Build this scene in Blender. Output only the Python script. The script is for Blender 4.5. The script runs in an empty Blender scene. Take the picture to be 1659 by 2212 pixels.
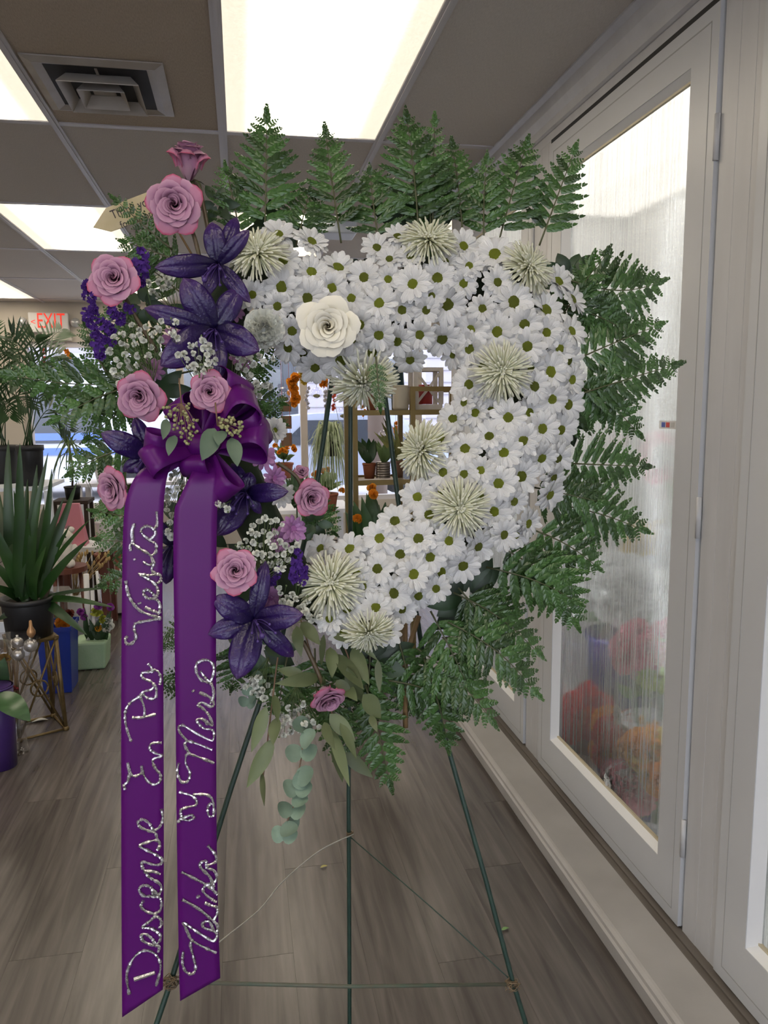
import bpy, math, random
from mathutils import Vector, Matrix, Quaternion
random.seed(7)
R = random.uniform
SC = bpy.context.scene
COL = SC.collection
PI = math.pi

# ---------------------------------------------------------------- camera
FPX, YAW, PITCH, ROLL, CH = 1654.3, math.radians(10.5), math.radians(7.76), math.radians(-0.48), 1.4
fwd = Vector((math.sin(YAW)*math.cos(PITCH), math.cos(YAW)*math.cos(PITCH), -math.sin(PITCH)))
_r = Vector((math.cos(YAW), -math.sin(YAW), 0)); _u = _r.cross(fwd)
RT = math.cos(ROLL)*_r + math.sin(ROLL)*_u
UP = -math.sin(ROLL)*_r + math.cos(ROLL)*_u
CAM = Vector((0, 0, CH))
cd = bpy.data.cameras.new('camera'); cam = bpy.data.objects.new('camera', cd); COL.objects.link(cam)
cd.sensor_fit = 'VERTICAL'; cd.sensor_height = 24; cd.lens = FPX/2212*24; cd.clip_start = 0.02
cam.matrix_world = Matrix.Translation(CAM) @ Matrix((RT, UP, -fwd)).transposed().to_4x4()
SC.camera = cam

# ---------------------------------------------------------------- world, exposure
SC.view_settings.view_transform = 'Standard'; SC.view_settings.look = 'None'
SC.view_settings.gamma = 1; SC.view_settings.use_curve_mapping = False
SC.view_settings.exposure = 0.16
w = bpy.data.worlds.new('sky'); SC.world = w; w.use_nodes = True
bg = w.node_tree.nodes['Background']
bg.inputs[0].default_value = (0.86, 0.90, 1.0, 1); bg.inputs[1].default_value = 3.9
SC.cycles.use_adaptive_sampling = True; SC.cycles.adaptive_threshold = .12; SC.cycles.adaptive_min_samples = 16
SC.cycles.max_bounces = 6; SC.cycles.diffuse_bounces = 3; SC.cycles.glossy_bounces = 2
SC.cycles.transmission_bounces = 6; SC.cycles.transparent_max_bounces = 10
SC.cycles.sample_clamp_indirect = 6; SC.cycles.caustics_reflective = False; SC.cycles.caustics_refractive = False
PANEL = 2.9      # luminance of the fluorescent ceiling panels
COOLER = 17.0     # luminance of the lamps inside the flower cooler

# ---------------------------------------------------------------- helpers
def ray(px, py):
    return (RT*(px-829.5) + UP*(1106-py) + fwd*FPX).normalized()
def P(px, py, Y):
    d = ray(px, py); return CAM + d*(Y/d.y)
def PX(px, py, X):
    d = ray(px, py); return CAM + d*(X/d.x)
def PZ(px, py, z):
    d = ray(px, py); return CAM + d*((z-CH)/d.z)
def mpp(p):                       # metres per photo pixel at a point
    return (p-CAM).dot(fwd)/FPX
def tocam(p): return (CAM-p).normalized()
def frame(n, t=None):             # rotation with local Z = n and local X near t
    n = n.normalized()
    t = Vector(t) if t is not None else Vector((0, 0, 1))
    x = t - n*t.dot(n)
    if x.length < 1e-5: x = n.orthogonal()
    x.normalize(); y = n.cross(x)
    return Matrix((x, y, n)).transposed()
def TRS(loc, rot=None, s=1.0):
    m = Matrix.Translation(loc)
    if rot is not None: m = m @ rot.to_4x4()
    if isinstance(s, (tuple, list, Vector)): return m @ Matrix.Diagonal((*s, 1))
    return m @ Matrix.Scale(s, 4)

_M = {}
def M(name, c, rough=.55, metal=0., c2=None, scale=15., bump=0., bscale=120., spec=.5, coat=0., sheen=0., rnd=0., translucent=0.,
      stretch=None, emit=None, estr=0., uvramp=None, detail=3.):
    if name in _M: return _M[name]
    m = bpy.data.materials.new(name); m.use_nodes = True; nt = m.node_tree; N = nt.nodes; L = nt.links
    b = N['Principled BSDF']; out = N['Material Output']
    b.inputs['Roughness'].default_value = rough; b.inputs['Metallic'].default_value = metal
    b.inputs['Specular IOR Level'].default_value = spec
    b.inputs['Coat Weight'].default_value = coat; b.inputs['Sheen Weight'].default_value = sheen
    tc = N.new('ShaderNodeTexCoord'); src = tc.outputs['Object']
    if stretch:
        mp = N.new('ShaderNodeMapping'); mp.inputs['Scale'].default_value = stretch; L.new(src, mp.inputs[0]); src = mp.outputs[0]
    col = None
    if uvramp:                    # list of (pos, colour) along UV v
        sx = N.new('ShaderNodeSeparateXYZ'); L.new(tc.outputs['UV'], sx.inputs[0])
        nz = N.new('ShaderNodeTexNoise'); nz.inputs['Scale'].default_value = 3; L.new(tc.outputs['UV'], nz.inputs['Vector'])
        ad = N.new('ShaderNodeMath'); ad.operation = 'MULTIPLY_ADD'; L.new(nz.outputs[0], ad.inputs[0]); ad.inputs[1].default_value = .10; L.new(sx.outputs['Y'], ad.inputs[2]); s2 = N.new('ShaderNodeMath'); s2.operation = 'SUBTRACT'; s2.inputs[1].default_value = .05; L.new(ad.outputs[0], s2.inputs[0]); ad = s2
        rp = N.new('ShaderNodeValToRGB'); L.new(ad.outputs[0], rp.inputs[0])
        el = rp.color_ramp.elements
        while len(el) < len(uvramp): el.new(.5)
        for e, (p, cc) in zip(el, uvramp): e.position = p; e.color = (*cc, 1)
        col = rp.outputs[0]
    elif c2 is not None:
        nz = N.new('ShaderNodeTexNoise'); nz.inputs['Scale'].default_value = scale; nz.inputs['Detail'].default_value = detail; L.new(src, nz.inputs['Vector'])
        rp = N.new('ShaderNodeValToRGB'); rp.color_ramp.elements[0].position = .3; rp.color_ramp.elements[1].position = .7
        rp.color_ramp.elements[0].color = (*c, 1); rp.color_ramp.elements[1].color = (*c2, 1); L.new(nz.outputs[0], rp.inputs[0]); col = rp.outputs[0]
    if rnd:
        oi = N.new('ShaderNodeObjectInfo'); hs = N.new('ShaderNodeHueSaturation')
        mr = N.new('ShaderNodeMapRange'); mr.inputs['To Min'].default_value = 1-rnd; mr.inputs['To Max'].default_value = 1+rnd
        L.new(oi.outputs['Random'], mr.inputs['Value']); L.new(mr.outputs[0], hs.inputs['Value'])
        if col is not None: L.new(col, hs.inputs['Color'])
        else: hs.inputs['Color'].default_value = (*c, 1)
        col = hs.outputs[0]
    if col is not None: L.new(col, b.inputs['Base Color'])
    else: b.inputs['Base Color'].default_value = (*c, 1)
    if bump:
        nb = N.new('ShaderNodeTexNoise'); nb.inputs['Scale'].default_value = bscale; nb.inputs['Detail'].default_value = 2; L.new(src, nb.inputs['Vector'])
        bp = N.new('ShaderNodeBump'); bp.inputs['Strength'].default_value = bump; bp.inputs['Distance'].default_value = .002
        L.new(nb.outputs[0], bp.inputs['Height']); L.new(bp.outputs[0], b.inputs['Normal'])
    if emit:
        b.inputs['Emission Color'].default_value = (*emit, 1); b.inputs['Emission Strength'].default_value = estr
    if translucent:
        tr = N.new('ShaderNodeBsdfTranslucent'); mx = N.new('ShaderNodeMixShader'); mx.inputs[0].default_value = translucent
        if col is not None: L.new(col, tr.inputs[0])
        else: tr.inputs[0].default_value = (*c, 1)
        L.new(b.outputs[0], mx.inputs[1]); L.new(tr.outputs[0], mx.inputs[2]); L.new(mx.outputs[0], out.inputs[0])
    _M[name] = m
    return m

def schlick(N, L, f0, k=.9):           # reflectance of a thin pane, the same from both sides
    lw = N.new('ShaderNodeLayerWeight'); lw.inputs[0].default_value = .5
    pw = N.new('ShaderNodeMath'); pw.operation = 'POWER'; L.new(lw.outputs['Facing'], pw.inputs[0]); pw.inputs[1].default_value = 4.5
    ad = N.new('ShaderNodeMath'); ad.operation = 'MULTIPLY_ADD'; L.new(pw.outputs[0], ad.inputs[0]); ad.inputs[1].default_value = k; ad.inputs[2].default_value = f0; ad.use_clamp = True
    return ad
def clear_glass(name, gloss=.06, tint=(1, 1, 1)):
    m = bpy.data.materials.new(name); m.use_nodes = True; nt = m.node_tree; N = nt.nodes; L = nt.links
    N.remove(N['Principled BSDF'])
    t = N.new('ShaderNodeBsdfTransparent'); t.inputs[0].default_value = (*tint, 1)
    g = N.new('ShaderNodeBsdfGlossy'); g.inputs['Roughness'].default_value = .03
    ad = schlick(N, L, gloss)
    mx = N.new('ShaderNodeMixShader'); L.new(ad.outputs[0], mx.inputs[0]); L.new(t.outputs[0], mx.inputs[1]); L.new(g.outputs[0], mx.inputs[2])
    L.new(mx.outputs[0], N['Material Output'].inputs[0]); return m

class MB:
    def __init__(s): s.v = []; s.f = []; s.uv = []
    def add(s, vs, fs, uvs=None, m=None):
        o = len(s.v)
        for k, p in enumerate(vs):
            p = Vector(p); s.v.append(m @ p if m is not None else p); s.uv.append(uvs[k] if uvs else (0, 0))
        s.f += [tuple(i+o for i in f) for f in fs]; return s
    def grid(s, fn, nu, nv, m=None, closeu=False):
        vs = []; uv = []
        for j in range(nv+1):
            for i in range(nu if closeu else nu+1):
                vs.append(fn(i/nu, j/nv)); uv.append((i/nu, j/nv))
        W = nu if closeu else nu+1; fs = []
        for j in range(nv):
            for i in range(nu):
                a = j*W+i; b = j*W+(i+1) % W
                fs.append((a, b, b+W, a+W))
        return s.add(vs, fs, uv, m)
    def box(s, c, d, m=None):
        x, y, z = d[0]/2, d[1]/2, d[2]/2
        vs = [Vector(c)+Vector(p) for p in ((-x,-y,-z),(x,-y,-z),(x,y,-z),(-x,y,-z),(-x,-y,z),(x,-y,z),(x,y,z),(-x,y,z))]
        return s.add(vs, [(3,2,1,0),(4,5,6,7),(0,1,5,4),(1,2,6,5),(2,3,7,6),(3,0,4,7)], None, m)
    def b2(s, a, b, m=None):
        a = Vector(a); b = Vector(b); return s.box((a+b)/2, b-a, m)
    def tube(s, pts, r, seg=6, m=None, cap=True):
        pts = [Vector(p) for p in pts]; n = len(pts)
        rs = r if isinstance(r, (list, tuple)) else [r]*n
        t0 = (pts[1]-pts[0]).normalized(); x = t0.orthogonal().normalized(); vs = []; uv = []
        for k in range(n):
            t = (pts[min(k+1, n-1)]-pts[max(k-1, 0)]).normalized()
            x = (x - t*x.dot(t)); x = x.normalized() if x.length > 1e-6 else t.orthogonal().normalized()
            y = t.cross(x)
            for i in range(seg):
                a = 2*PI*i/seg; vs.append(pts[k]+(x*math.cos(a)+y*math.sin(a))*rs[k]); uv.append((i/seg, k/(n-1)))
        fs = [(k*seg+i, k*seg+(i+1) % seg, (k+1)*seg+(i+1) % seg, (k+1)*seg+i) for k in range(n-1) for i in range(seg)]
        if cap: fs += [tuple(range(seg))[::-1], tuple((n-1)*seg+i for i in range(seg))]
        return s.add(vs, fs, uv, m)
    def lathe(s, prof, seg=20, m=None, wob=0):
        vs = []; uv = []
        for j, (r, z) in enumerate(prof):
            for i in range(seg):
                a = 2*PI*i/seg; rr = r*(1+wob*math.sin(a*5+j)); vs.append((rr*math.cos(a), rr*math.sin(a), z)); uv.append((i/seg, j/(len(prof)-1)))
        fs = [(j*seg+i, j*seg+(i+1) % seg, (j+1)*seg+(i+1) % seg, (j+1)*seg+i) for j in range(len(prof)-1) for i in range(seg)]
        if prof[0][0] > 1e-4: fs.append(tuple(range(seg))[::-1])
        if prof[-1][0] > 1e-4: fs.append(tuple((len(prof)-1)*seg+i for i in range(seg)))
        return s.add(vs, fs, uv, m)
    def ball(s, c, r, seg=10, rings=6, m=None, lump=0., sq=(1, 1, 1)):
        c = Vector(c); vs = []; 
        for j in range(rings+1):
            th = PI*j/rings
            for i in range(seg):
                a = 2*PI*i/seg; rr = r*(1+R(-lump, lump))
                vs.append(c+Vector((rr*math.sin(th)*math.cos(a)*sq[0], rr*math.sin(th)*math.sin(a)*sq[1], -rr*math.cos(th)*sq[2])))
        fs = [(j*seg+i, j*seg+(i+1) % seg, (j+1)*seg+(i+1) % seg, (j+1)*seg+i) for j in range(rings) for i in range(seg)]
        return s.add(vs, fs, None, m)
    def leaf(s, p0, p1, wid, nrm, arch=.1, n=6, fold=.25, shape=None, m=None, nu=2):
        """a leaf blade from p0 to p1, widest mid-way, bowed along nrm"""
        p0 = Vector(p0); p1 = Vector(p1); d = p1-p0; Ln = d.length; dn = d.normalized(); nr = Vector(nrm); nr = (nr-dn*nr.dot(dn)).normalized(); sd = dn.cross(nr)
        sh = shape or (lambda t: math.sin(PI*min(1, t**.8))**.8)
        def fn(u, v):
            a = (u-.5)*2; ww = wid/2*max(sh(v), .015)
            return p0+d*v + nr*(arch*Ln*math.sin(PI*v)) + sd*(a*ww) + nr*(fold*ww*abs(a))
        return s.grid(fn, nu, n, m)
    def mesh(s, name, mat=None, smooth=True):
        me = bpy.data.meshes.new(name); me.from_pydata([tuple(p) for p in s.v], [], s.f)
        uvl = me.uv_layers.new(name='UVMap')
        lv = [0]*len(me.loops); me.loops.foreach_get('vertex_index', lv)
        flat = [c for k in lv for c in s.uv[k]]; uvl.data.foreach_set('uv', flat)
        if smooth: me.polygons.foreach_set('use_smooth', [True]*len(me.polygons))
        if mat: me.materials.append(mat)
        me.update(); return me
    def build(s, name, mat, parent=None, smooth=True, mw=None):
        return ob(name, s.mesh(name, mat, smooth), parent, mw)

def ob(name, me, parent=None, mw=None):
    o = bpy.data.objects.new(name, me); COL.objects.link(o)
    if parent is not None: o.parent = parent
    if mw is not None: o.matrix_basis = mw
    return o
def tag(o, label, cat, group=None, kind=None):
    o['label'] = label
    if cat: o['category'] = cat
    if group: o['group'] = group
    if kind: o['kind'] = kind
    return o
def thing(name, label, cat, mw=None, group=None):
    o = bpy.data.objects.new(name, None); o.empty_display_size = .02; COL.objects.link(o)
    if mw is not None: o.matrix_basis = mw
    return tag(o, label, cat, group)
def struct(o, label, cat=None):
    o['kind'] = 'structure'; o['label'] = label
    if cat: o['category'] = cat
    return o
def smoothpath(pts, n=6):
    pts = [Vector(p) for p in pts]; out = []
    for i in range(len(pts)-1):
        a = pts[max(i-1, 0)]; b = pts[i]; c = pts[i+1]; d = pts[min(i+2, len(pts)-1)]
        for k in range(n):
            t = k/n; out.append(.5*((2*b)+(c-a)*t+(2*a-5*b+4*c-d)*t*t+(3*b-a-3*c+d)*t**3))
    out.append(pts[-1]); return out
def dent(o, w=.003, seg=2):
    md = o.modifiers.new('bevel', 'BEVEL'); md.width = w; md.segments = seg; md.limit_method = 'ANGLE'; return o

# ---------------------------------------------------------------- setting
XD = 1.09       # plane of the cooler doors
YB = 8.07       # storefront wall
HC = 2.44
m_tile = M('ceiling fabric', (.60, .56, .515), .9, c2=(.68, .635, .585), scale=60, stretch=(6, 1, 1), bump=.4, bscale=300, rnd=.05)
m_tileb = M('ceiling fabric brown', (.44, .37, .29), .9, c2=(.54, .46, .36), scale=60, stretch=(6, 1, 1), bump=.4, bscale=300)
m_bar = M('ceiling bar', (.62, .60, .61), .45)
m_white = M('painted trim', (.50, .50, .51), .4, c2=(.54, .54, .55), scale=6, stretch=(4, 4, .6), bump=.05)
m_door = M('door white', (.52, .53, .55), .35, c2=(.55, .56, .575), scale=4)
m_bead = M('glazing bead', (.78, .79, .80), .35)
m_black = M('black gap', (.012, .012, .014), .7)
m_ledge = M('ledge', (.35, .335, .32), .45, c2=(.42, .405, .39), scale=5, bump=.1)
m_dark = M('dark strip', (.10, .085, .072), .6, c2=(.17, .15, .13), scale=9, stretch=(1, .3, 1))
m_wall = M('beige wall', (.52, .47, .40), .8, c2=(.56, .51, .44), scale=3)
m_wallg = M('grey wall', (.55, .53, .5), .8, c2=(.58, .56, .53), scale=3)

def plank_material():
    m = bpy.data.materials.new('vinyl plank'); m.use_nodes = True; nt = m.node_tree; N = nt.nodes; L = nt.links; b = N['Principled BSDF']
    tc = N.new('ShaderNodeTexCoord'); oi = N.new('ShaderNodeObjectInfo')
    ge = N.new('ShaderNodeNewGeometry')
    mp = N.new('ShaderNodeMapping'); mp.inputs['Scale'].default_value = (34, 2.2, 1); L.new(ge.outputs['Position'], mp.inputs[0])
    n1 = N.new('ShaderNodeTexNoise'); n1.noise_dimensions = '4D'; n1.inputs['Scale'].default_value = 1; n1.inputs['Detail'].default_value = 6; n1.inputs['Distortion'].default_value = .6
    L.new(mp.outputs[0], n1.inputs['Vector']); mu = N.new('ShaderNodeMath'); mu.operation = 'MULTIPLY'; mu.inputs[1].default_value = 30; L.new(oi.outputs['Random'], mu.inputs[0]); L.new(mu.outputs[0], n1.inputs['W'])
    rp = N.new('ShaderNodeValToRGB'); e = rp.color_ramp.elements; e[0].position = .34; e[1].position = .68
    e[0].color = (.056, .047, .042, 1); e[1].color = (.134, .116, .104, 1); L.new(n1.outputs[0], rp.inputs[0])
    hs = N.new('ShaderNodeHueSaturation'); mr = N.new('ShaderNodeMapRange'); mr.inputs['To Min'].default_value = .95; mr.inputs['To Max'].default_value = 1.05
    L.new(oi.outputs['Random'], mr.inputs['Value']); L.new(mr.outputs[0], hs.inputs['Value']); L.new(rp.outputs[0], hs.inputs['Color']); L.new(hs.outputs[0], b.inputs['Base Color'])
    b.inputs['Roughness'].default_value = .27; b.inputs['Specular IOR Level'].default_value = .6
    bp = N.new('ShaderNodeBump'); bp.inputs['Strength'].default_value = .25; bp.inputs['Distance'].default_value = .001; L.new(n1.outputs[0], bp.inputs['Height']); L.new(bp.outputs[0], b.inputs['Normal'])
    return m
m_plank = plank_material()
fl = struct(MB().b2((-3.3, -2.6, -.12), (3.1, YB+.1, -.012)).build('floor', m_dark, smooth=False), 'grey-brown wood-look vinyl plank floor of the flower shop')
pm = MB().b2((-.0898, -.6095, -.012), (.0898, .6095, 0)).mesh('plank', m_plank, False)
for i in range(-18, 17):
    off = (i*0.37) % 1.22
    for j in range(-2, 7):
        y = j*1.22+off
        if y < -1.2 or y > YB-.5 or (i*.18 > 1.0 and y < 4): continue
        ob('plank', pm, fl, Matrix.Translation((i*.18, y, 0)))

ce = struct(MB().b2((-3.3, -2.6, HC+.03), (3.1, YB+.1, HC+.10)).build('ceiling', m_wallg, smooth=False), 'suspended ceiling of grey fabric tiles in a metal grid')
GX = [-.03+.6*k for k in range(-5, 6)]
GY = [1.95+1.18*k for k in range(-3, 6)]
tm = MB().b2((0, 0, 0), (.588, 1.168, .014)).mesh('ceiling_tile', m_tile, False)
tmb = MB().b2((0, 0, 0), (.588, 1.168, .014)).mesh('ceiling_tile', m_tileb, False)
LIGHTS = {(x, y) for x in (-4, -2, 0) for y in (-2, 0, 2, 4)} | {(2, 2), (2, 4)}
for i in range(-5, 5):
    for j in range(-3, 6):
        x, y = -.03+.6*i, 1.95+1.18*j
        if (i, j) in LIGHTS or x > 2.6 or (i >= 2 and j < 1): continue
        if (i, j) == (-1, 0): me = tmb
        else: me = tm
        if i == 1 and j < 2: pass
        ob('ceiling_tile', me, ce, Matrix.Translation((x+.006, y+.006, HC)))
lb = MB().b2((-.016, -2.5, HC-.006), (.016, YB, HC+.002)).b2((-.005, -2.5, HC-.010), (.005, YB, HC-.005)).mesh('ceiling_bar', m_bar, False)
for i in range(-5, 5): ob('ceiling_bar', lb, ce, Matrix.Translation((-.03+.6*i, 0, 0)))
cb = MB().b2((-.3, -.014, HC-.0045), (.3, .014, HC+.003)).mesh('cross_bar', m_bar, False)
for i in range(-5, 5):
    for j in range(-3, 6):
        if i >= 2 and j < 1: continue
        ob('cross_bar', cb, ce, Matrix.Translation((.27+.6*i, 1.95+1.18*j, 0)))

def diffuser_material():
    m = bpy.data.materials.new('light diffuser'); m.use_nodes = True; nt = m.node_tree; N = nt.nodes; L = nt.links; b = N['Principled BSDF']
    tc = N.new('ShaderNodeTexCoord'); sx = N.new('ShaderNodeSeparateXYZ'); L.new(tc.outputs['Object'], sx.inputs[0])
    # two tubes shine through the prismatic sheet: luminance peaks along x = +-0.11
    ab = N.new('ShaderNodeMath'); ab.operation = 'ABSOLUTE'; L.new(sx.outputs['X'], ab.inputs[0])
    sb = N.new('ShaderNodeMath'); sb.operation = 'SUBTRACT'; L.new(ab.outputs[0], sb.inputs[0]); sb.inputs[1].default_value = .075
    a2 = N.new('ShaderNodeMath'); a2.operation = 'ABSOLUTE'; L.new(sb.outputs[0], a2.inputs[0])
    mr = N.new('ShaderNodeMapRange'); mr.interpolation_type = 'SMOOTHSTEP'; L.new(a2.outputs[0], mr.inputs[0]); mr.inputs['From Min'].default_value = 0; mr.inputs['From Max'].default_value = .16
    mr.inputs['To Min'].default_value = 2.6; mr.inputs['To Max'].default_value = .31
    vo = N.new('ShaderNodeTexVoronoi'); vo.inputs['Scale'].default_value = 110; L.new(tc.outputs['Object'], vo.inputs['Vector'])
    m2 = N.new('ShaderNodeMapRange'); L.new(vo.outputs['Distance'], m2.inputs[0]); m2.inputs['From Max'].default_value = .7; m2.inputs['To Min'].default_value = 1.06; m2.inputs['To Max'].default_value = .92
    mm = N.new('ShaderNodeMath'); mm.operation = 'MULTIPLY'; L.new(mr.outputs[0], mm.inputs[0]); L.new(m2.outputs[0], mm.inputs[1])
    m3 = N.new('ShaderNodeMath'); m3.operation = 'MULTIPLY'; L.new(mm.outputs[0], m3.inputs[0]); m3.inputs[1].default_value = PANEL
    b.inputs['Base Color'].default_value = (.8, .78, .7, 1); b.inputs['Emission Color'].default_value = (1, .88, .69, 1); L.new(m3.outputs[0], b.inputs['Emission Strength'])
    return m
m_diff = diffuser_material()
dm = MB().b2((-.283, -.573, 0), (.283, .573, .004)).mesh('diffuser', m_diff, False)
fm = MB()
for s_ in (-1, 1):
    fm.b2((s_*.283 if s_ > 0 else -.289, -.579, -.004), (.289 if s_ > 0 else -.283, .579, .02)); fm.b2((-.283, s_*.573 if s_ > 0 else -.579, -.004), (.283, .579 if s_ > 0 else -.573, .02))
fm = fm.mesh('light_frame', m_bar, False)
LN = {(0, 0): 'large fluorescent ceiling panel above the wreath', (-2, 0): 'fluorescent ceiling panel cut by the left edge beside the air vent', (-2, 2): 'fluorescent ceiling panel behind the arrow tag',
      (-2, 4): 'farthest small fluorescent ceiling panel near the exit sign'}
for (i, j) in sorted(LIGHTS):
    x, y = -.03+.6*i+.3, 1.95+1.18*j+.59
    t = thing('ceiling_light', LN.get((i, j), 'fluorescent ceiling panel, %s column, %s row counted from the storefront' % ({-4: 'leftmost', -2: 'second', 0: 'third', 2: 'rightmost'}[i], {4: 'first', 2: 'second', 0: 'third', -2: 'fourth'}[j])), 'ceiling light', Matrix.Translation((x, y, HC)), 'fluorescent ceiling panels')
    ob('diffuser', dm, t); ob('frame', fm, t)

# air vent
vt = thing('air_vent', 'square metal ceiling air diffuser with nested louvre rings', 'vent', Matrix.Translation((-.40, 2.77, HC)))
m_vent = M('vent metal', (.46, .43, .39), .45, c2=(.40, .36, .31), scale=12, metal=.2)
def ring(hx, hy, z0, z1, dx, w_):
    b = MB(); o1 = [(-hx,-hy),(hx,-hy),(hx,hy),(-hx,hy)]; i1 = [(-hx+dx,-hy+dx),(hx-dx,-hy+dx),(hx-dx,hy-dx),(-hx+dx,hy-dx)]
    vs = [(x,y,z0) for x,y in o1]+[(x,y,z1) for x,y in i1]+[(x,y,z0+w_) for x,y in o1]+[(x,y,z1+w_) for x,y in i1]
    fs = []
    for k in range(4):
        n = (k+1) % 4; fs += [(k,n,4+n,4+k),(8+k,12+k,12+n,8+n),(k,8+k,8+n,n),(4+k,4+n,12+n,12+k)]
    return b.add(vs, fs)
ring(.205, .215, -.006, -.014, .028, .004).build('outer_frame', m_vent, vt, False)
ring(.178, .188, -.014, -.006, .026, .003).build('outer_bevel', m_vent, vt, False)
ring(.122, .128, -.040, -.007, .026, .003).build('middle_louvre', m_vent, vt, False)
ring(.072, .076, -.044, -.010, .024, .003).build('inner_louvre', m_vent, vt, False)
MB().b2((-.035, -.035, -.014), (.035, .035, -.010)).b2((-.004, -.15, -.008), (.004, .15, -.005)).build('centre_plate', m_vent, vt, False)
MB().b2((-.178, -.188, -.0045), (.178, .188, -.002)).build('duct_shade_plate', m_black, vt, False)  # black plate stands in for the shade inside the duct

# walls
HX0, HX1 = -3.2, 3.0
wl = struct(MB().b2((HX0-.1, -2.6, 0), (HX0, YB+.1, HC+.05)).build('wall_left', m_wall, smooth=False), 'plain beige left wall of the shop')
YR = -1.8  # unseen rear window is added so sky light reaches the wreath front
wbk = MB().b2((HX0, YR-.1, 0), (XD, YR, .22)).b2((HX0, YR-.1, 2.34), (XD, YR, HC+.05)).b2((HX0, YR-.1, .22), (-3.0, YR, 2.34)).b2((1.0, YR-.1, .22), (XD, YR, 2.34))
wbk = struct(wbk.build('wall_rear', m_wallg, smooth=False), 'rear wall opened by an added window behind the viewer')
win2 = struct(MB().b2((-3.0, YR-.08, .22), (1.0, YR-.02, .26)).b2((-3.0, YR-.08, 2.30), (1.0, YR-.02, 2.34)).build('window_added', m_bar, smooth=False), 'unseen tall window added behind the viewer to let sky light in')
for x in (-2.98, -1.66, -.33, .98): MB().b2((x-.02, YR-.08, .26), (x+.02, YR-.02, 2.30)).build('mullion', m_bar, win2, False)
for x in (-2.96, -1.64, -.31): MB().b2((x, YR-.052, .26), (x+1.29, YR-.048, 2.30)).build('pane', clear_glass('window glass', .02), win2, False)
WX0, WX1, WZ0, WZ1 = -2.08, 2.7, .42, 2.06
wb = MB(); wb.b2((HX0, YB, 0), (WX0, YB+.12, HC+.05)); wb.b2((WX1, YB, 0), (HX1, YB+.12, HC+.05)); wb.b2((WX0, YB, WZ1), (WX1, YB+.12, HC+.05)); wb.b2((WX0, YB, 0), (WX1, YB+.12, WZ0))
struct(wb.build('wall_back', m_wall, smooth=False), 'beige storefront wall with the exit sign over the window')
wr2 = MB(); wr2.b2((HX1, 3.9, 0), (HX1+.1, YB+.1, HC+.05)); wr2.b2((XD, 3.88, 0), (2.3, 3.92, HC+.03)); struct(wr2.build('wall_right', m_wallg, smooth=False), 'pale wall beyond the end of the flower cooler')
# storefront window
m_pane = clear_glass('window glass', .03)
win = struct(MB().b2((WX0, YB+.02, WZ0), (WX1, YB+.09, WZ0+.05)).b2((WX0, YB+.02, WZ1-.05), (WX1, YB+.09, WZ1)).build('window_1', m_bar, smooth=False), 'wide bright storefront window with metal mullions')
for x in (WX0+.03, P(-20, 900, YB).x, P(392, 900, YB).x, P(657, 900, YB).x, P(905, 900, YB).x, WX1-.03):
    MB().b2((x-.035, YB+.01, WZ0), (x+.035, YB+.10, WZ1)).build('mullion', M('mullion tan', (.42, .37, .32), .5), win, False)
for a, b in ((WX0, P(392, 900, YB).x), (P(392, 900, YB).x, P(657, 900, YB).x), (P(657, 900, YB).x, P(905, 900, YB).x), (P(905, 900, YB).x, WX1)):
    MB().b2((a, YB+.05, WZ0), (b, YB+.056, WZ1)).build('pane', m_pane, win, False)

# right wall: cooler front
DOORS = [(.55, 1.51), (1.665, 2.625), (2.785, 3.75)]
POSTS = [(.40, .54), (1.52, 1.655), (2.635, 2.775), (3.76, 3.88)]
wr = MB(); wr.b2((XD-.005, -2.5, 2.305), (XD+.06, 3.88, HC+.02)); wr.b2((XD, -2.5, 0), (XD+.06, .40, 2.305)); wr.b2((XD, .40, 0), (XD+.06, 3.88, .035))
wr = struct(wr.build('wall_cooler', m_white, smooth=False), 'white painted wall framing the walk-in flower cooler doors')
for a, b in POSTS:
    pb = MB().b2((XD-.004, a, .03), (XD+.05, b, 2.31))
    for f_ in (.30, .72): pb.b2((XD-.0046, a+(b-a)*f_-.02, .03), (XD-.0035, a+(b-a)*f_+.012, 2.31))
    pb.build('post', m_white, wr, False)
cr = MB()
prof = [(XD-.010, HC-.105), (XD-.018, HC-.10), (XD-.020, HC-.075), (XD-.034, HC-.05), (XD-.040, HC-.02), (XD-.052, HC-.006), (XD-.052, HC+.004), (XD+.01, HC+.004), (XD+.01, HC-.105)]
def extr(prof, y0, y1):
    n = len(prof); vs = [(x, y0, z) for x, z in prof]+[(x, y1, z) for x, z in prof]
    return MB().add(vs, [(k, (k+1) % n, n+(k+1) % n, n+k) for k in range(n)]+[tuple(range(n))[::-1], tuple(range(n, 2*n))])
struct(extr(prof, -2.5, 3.9).build('trim_1', m_white, smooth=False), 'white crown moulding above the cooler doors')
prof = [(.893, 0), (.893, .012), (.886, .014), (.886, .045), (.892, .050), (.894, .058), (.902, .064), (.908, .066), (1.028, .062), (1.028, .0)]
struct(extr([(x, z) for x, z in prof], -1.5, 3.9).build('baseboard_right', m_ledge, smooth=False), 'worn white curb ledge running along the cooler')
struct(MB().b2((1.028, -1.5, 0), (XD, 3.9, .046)).b2((1.0285, -1.5, .046), (1.034, 3.9, .060)).b2((1.058, -1.5, .046), (1.064, 3.9, .052)).build('trim_2', m_dark, smooth=False), 'dark weathered wood strip under the cooler doors')

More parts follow.
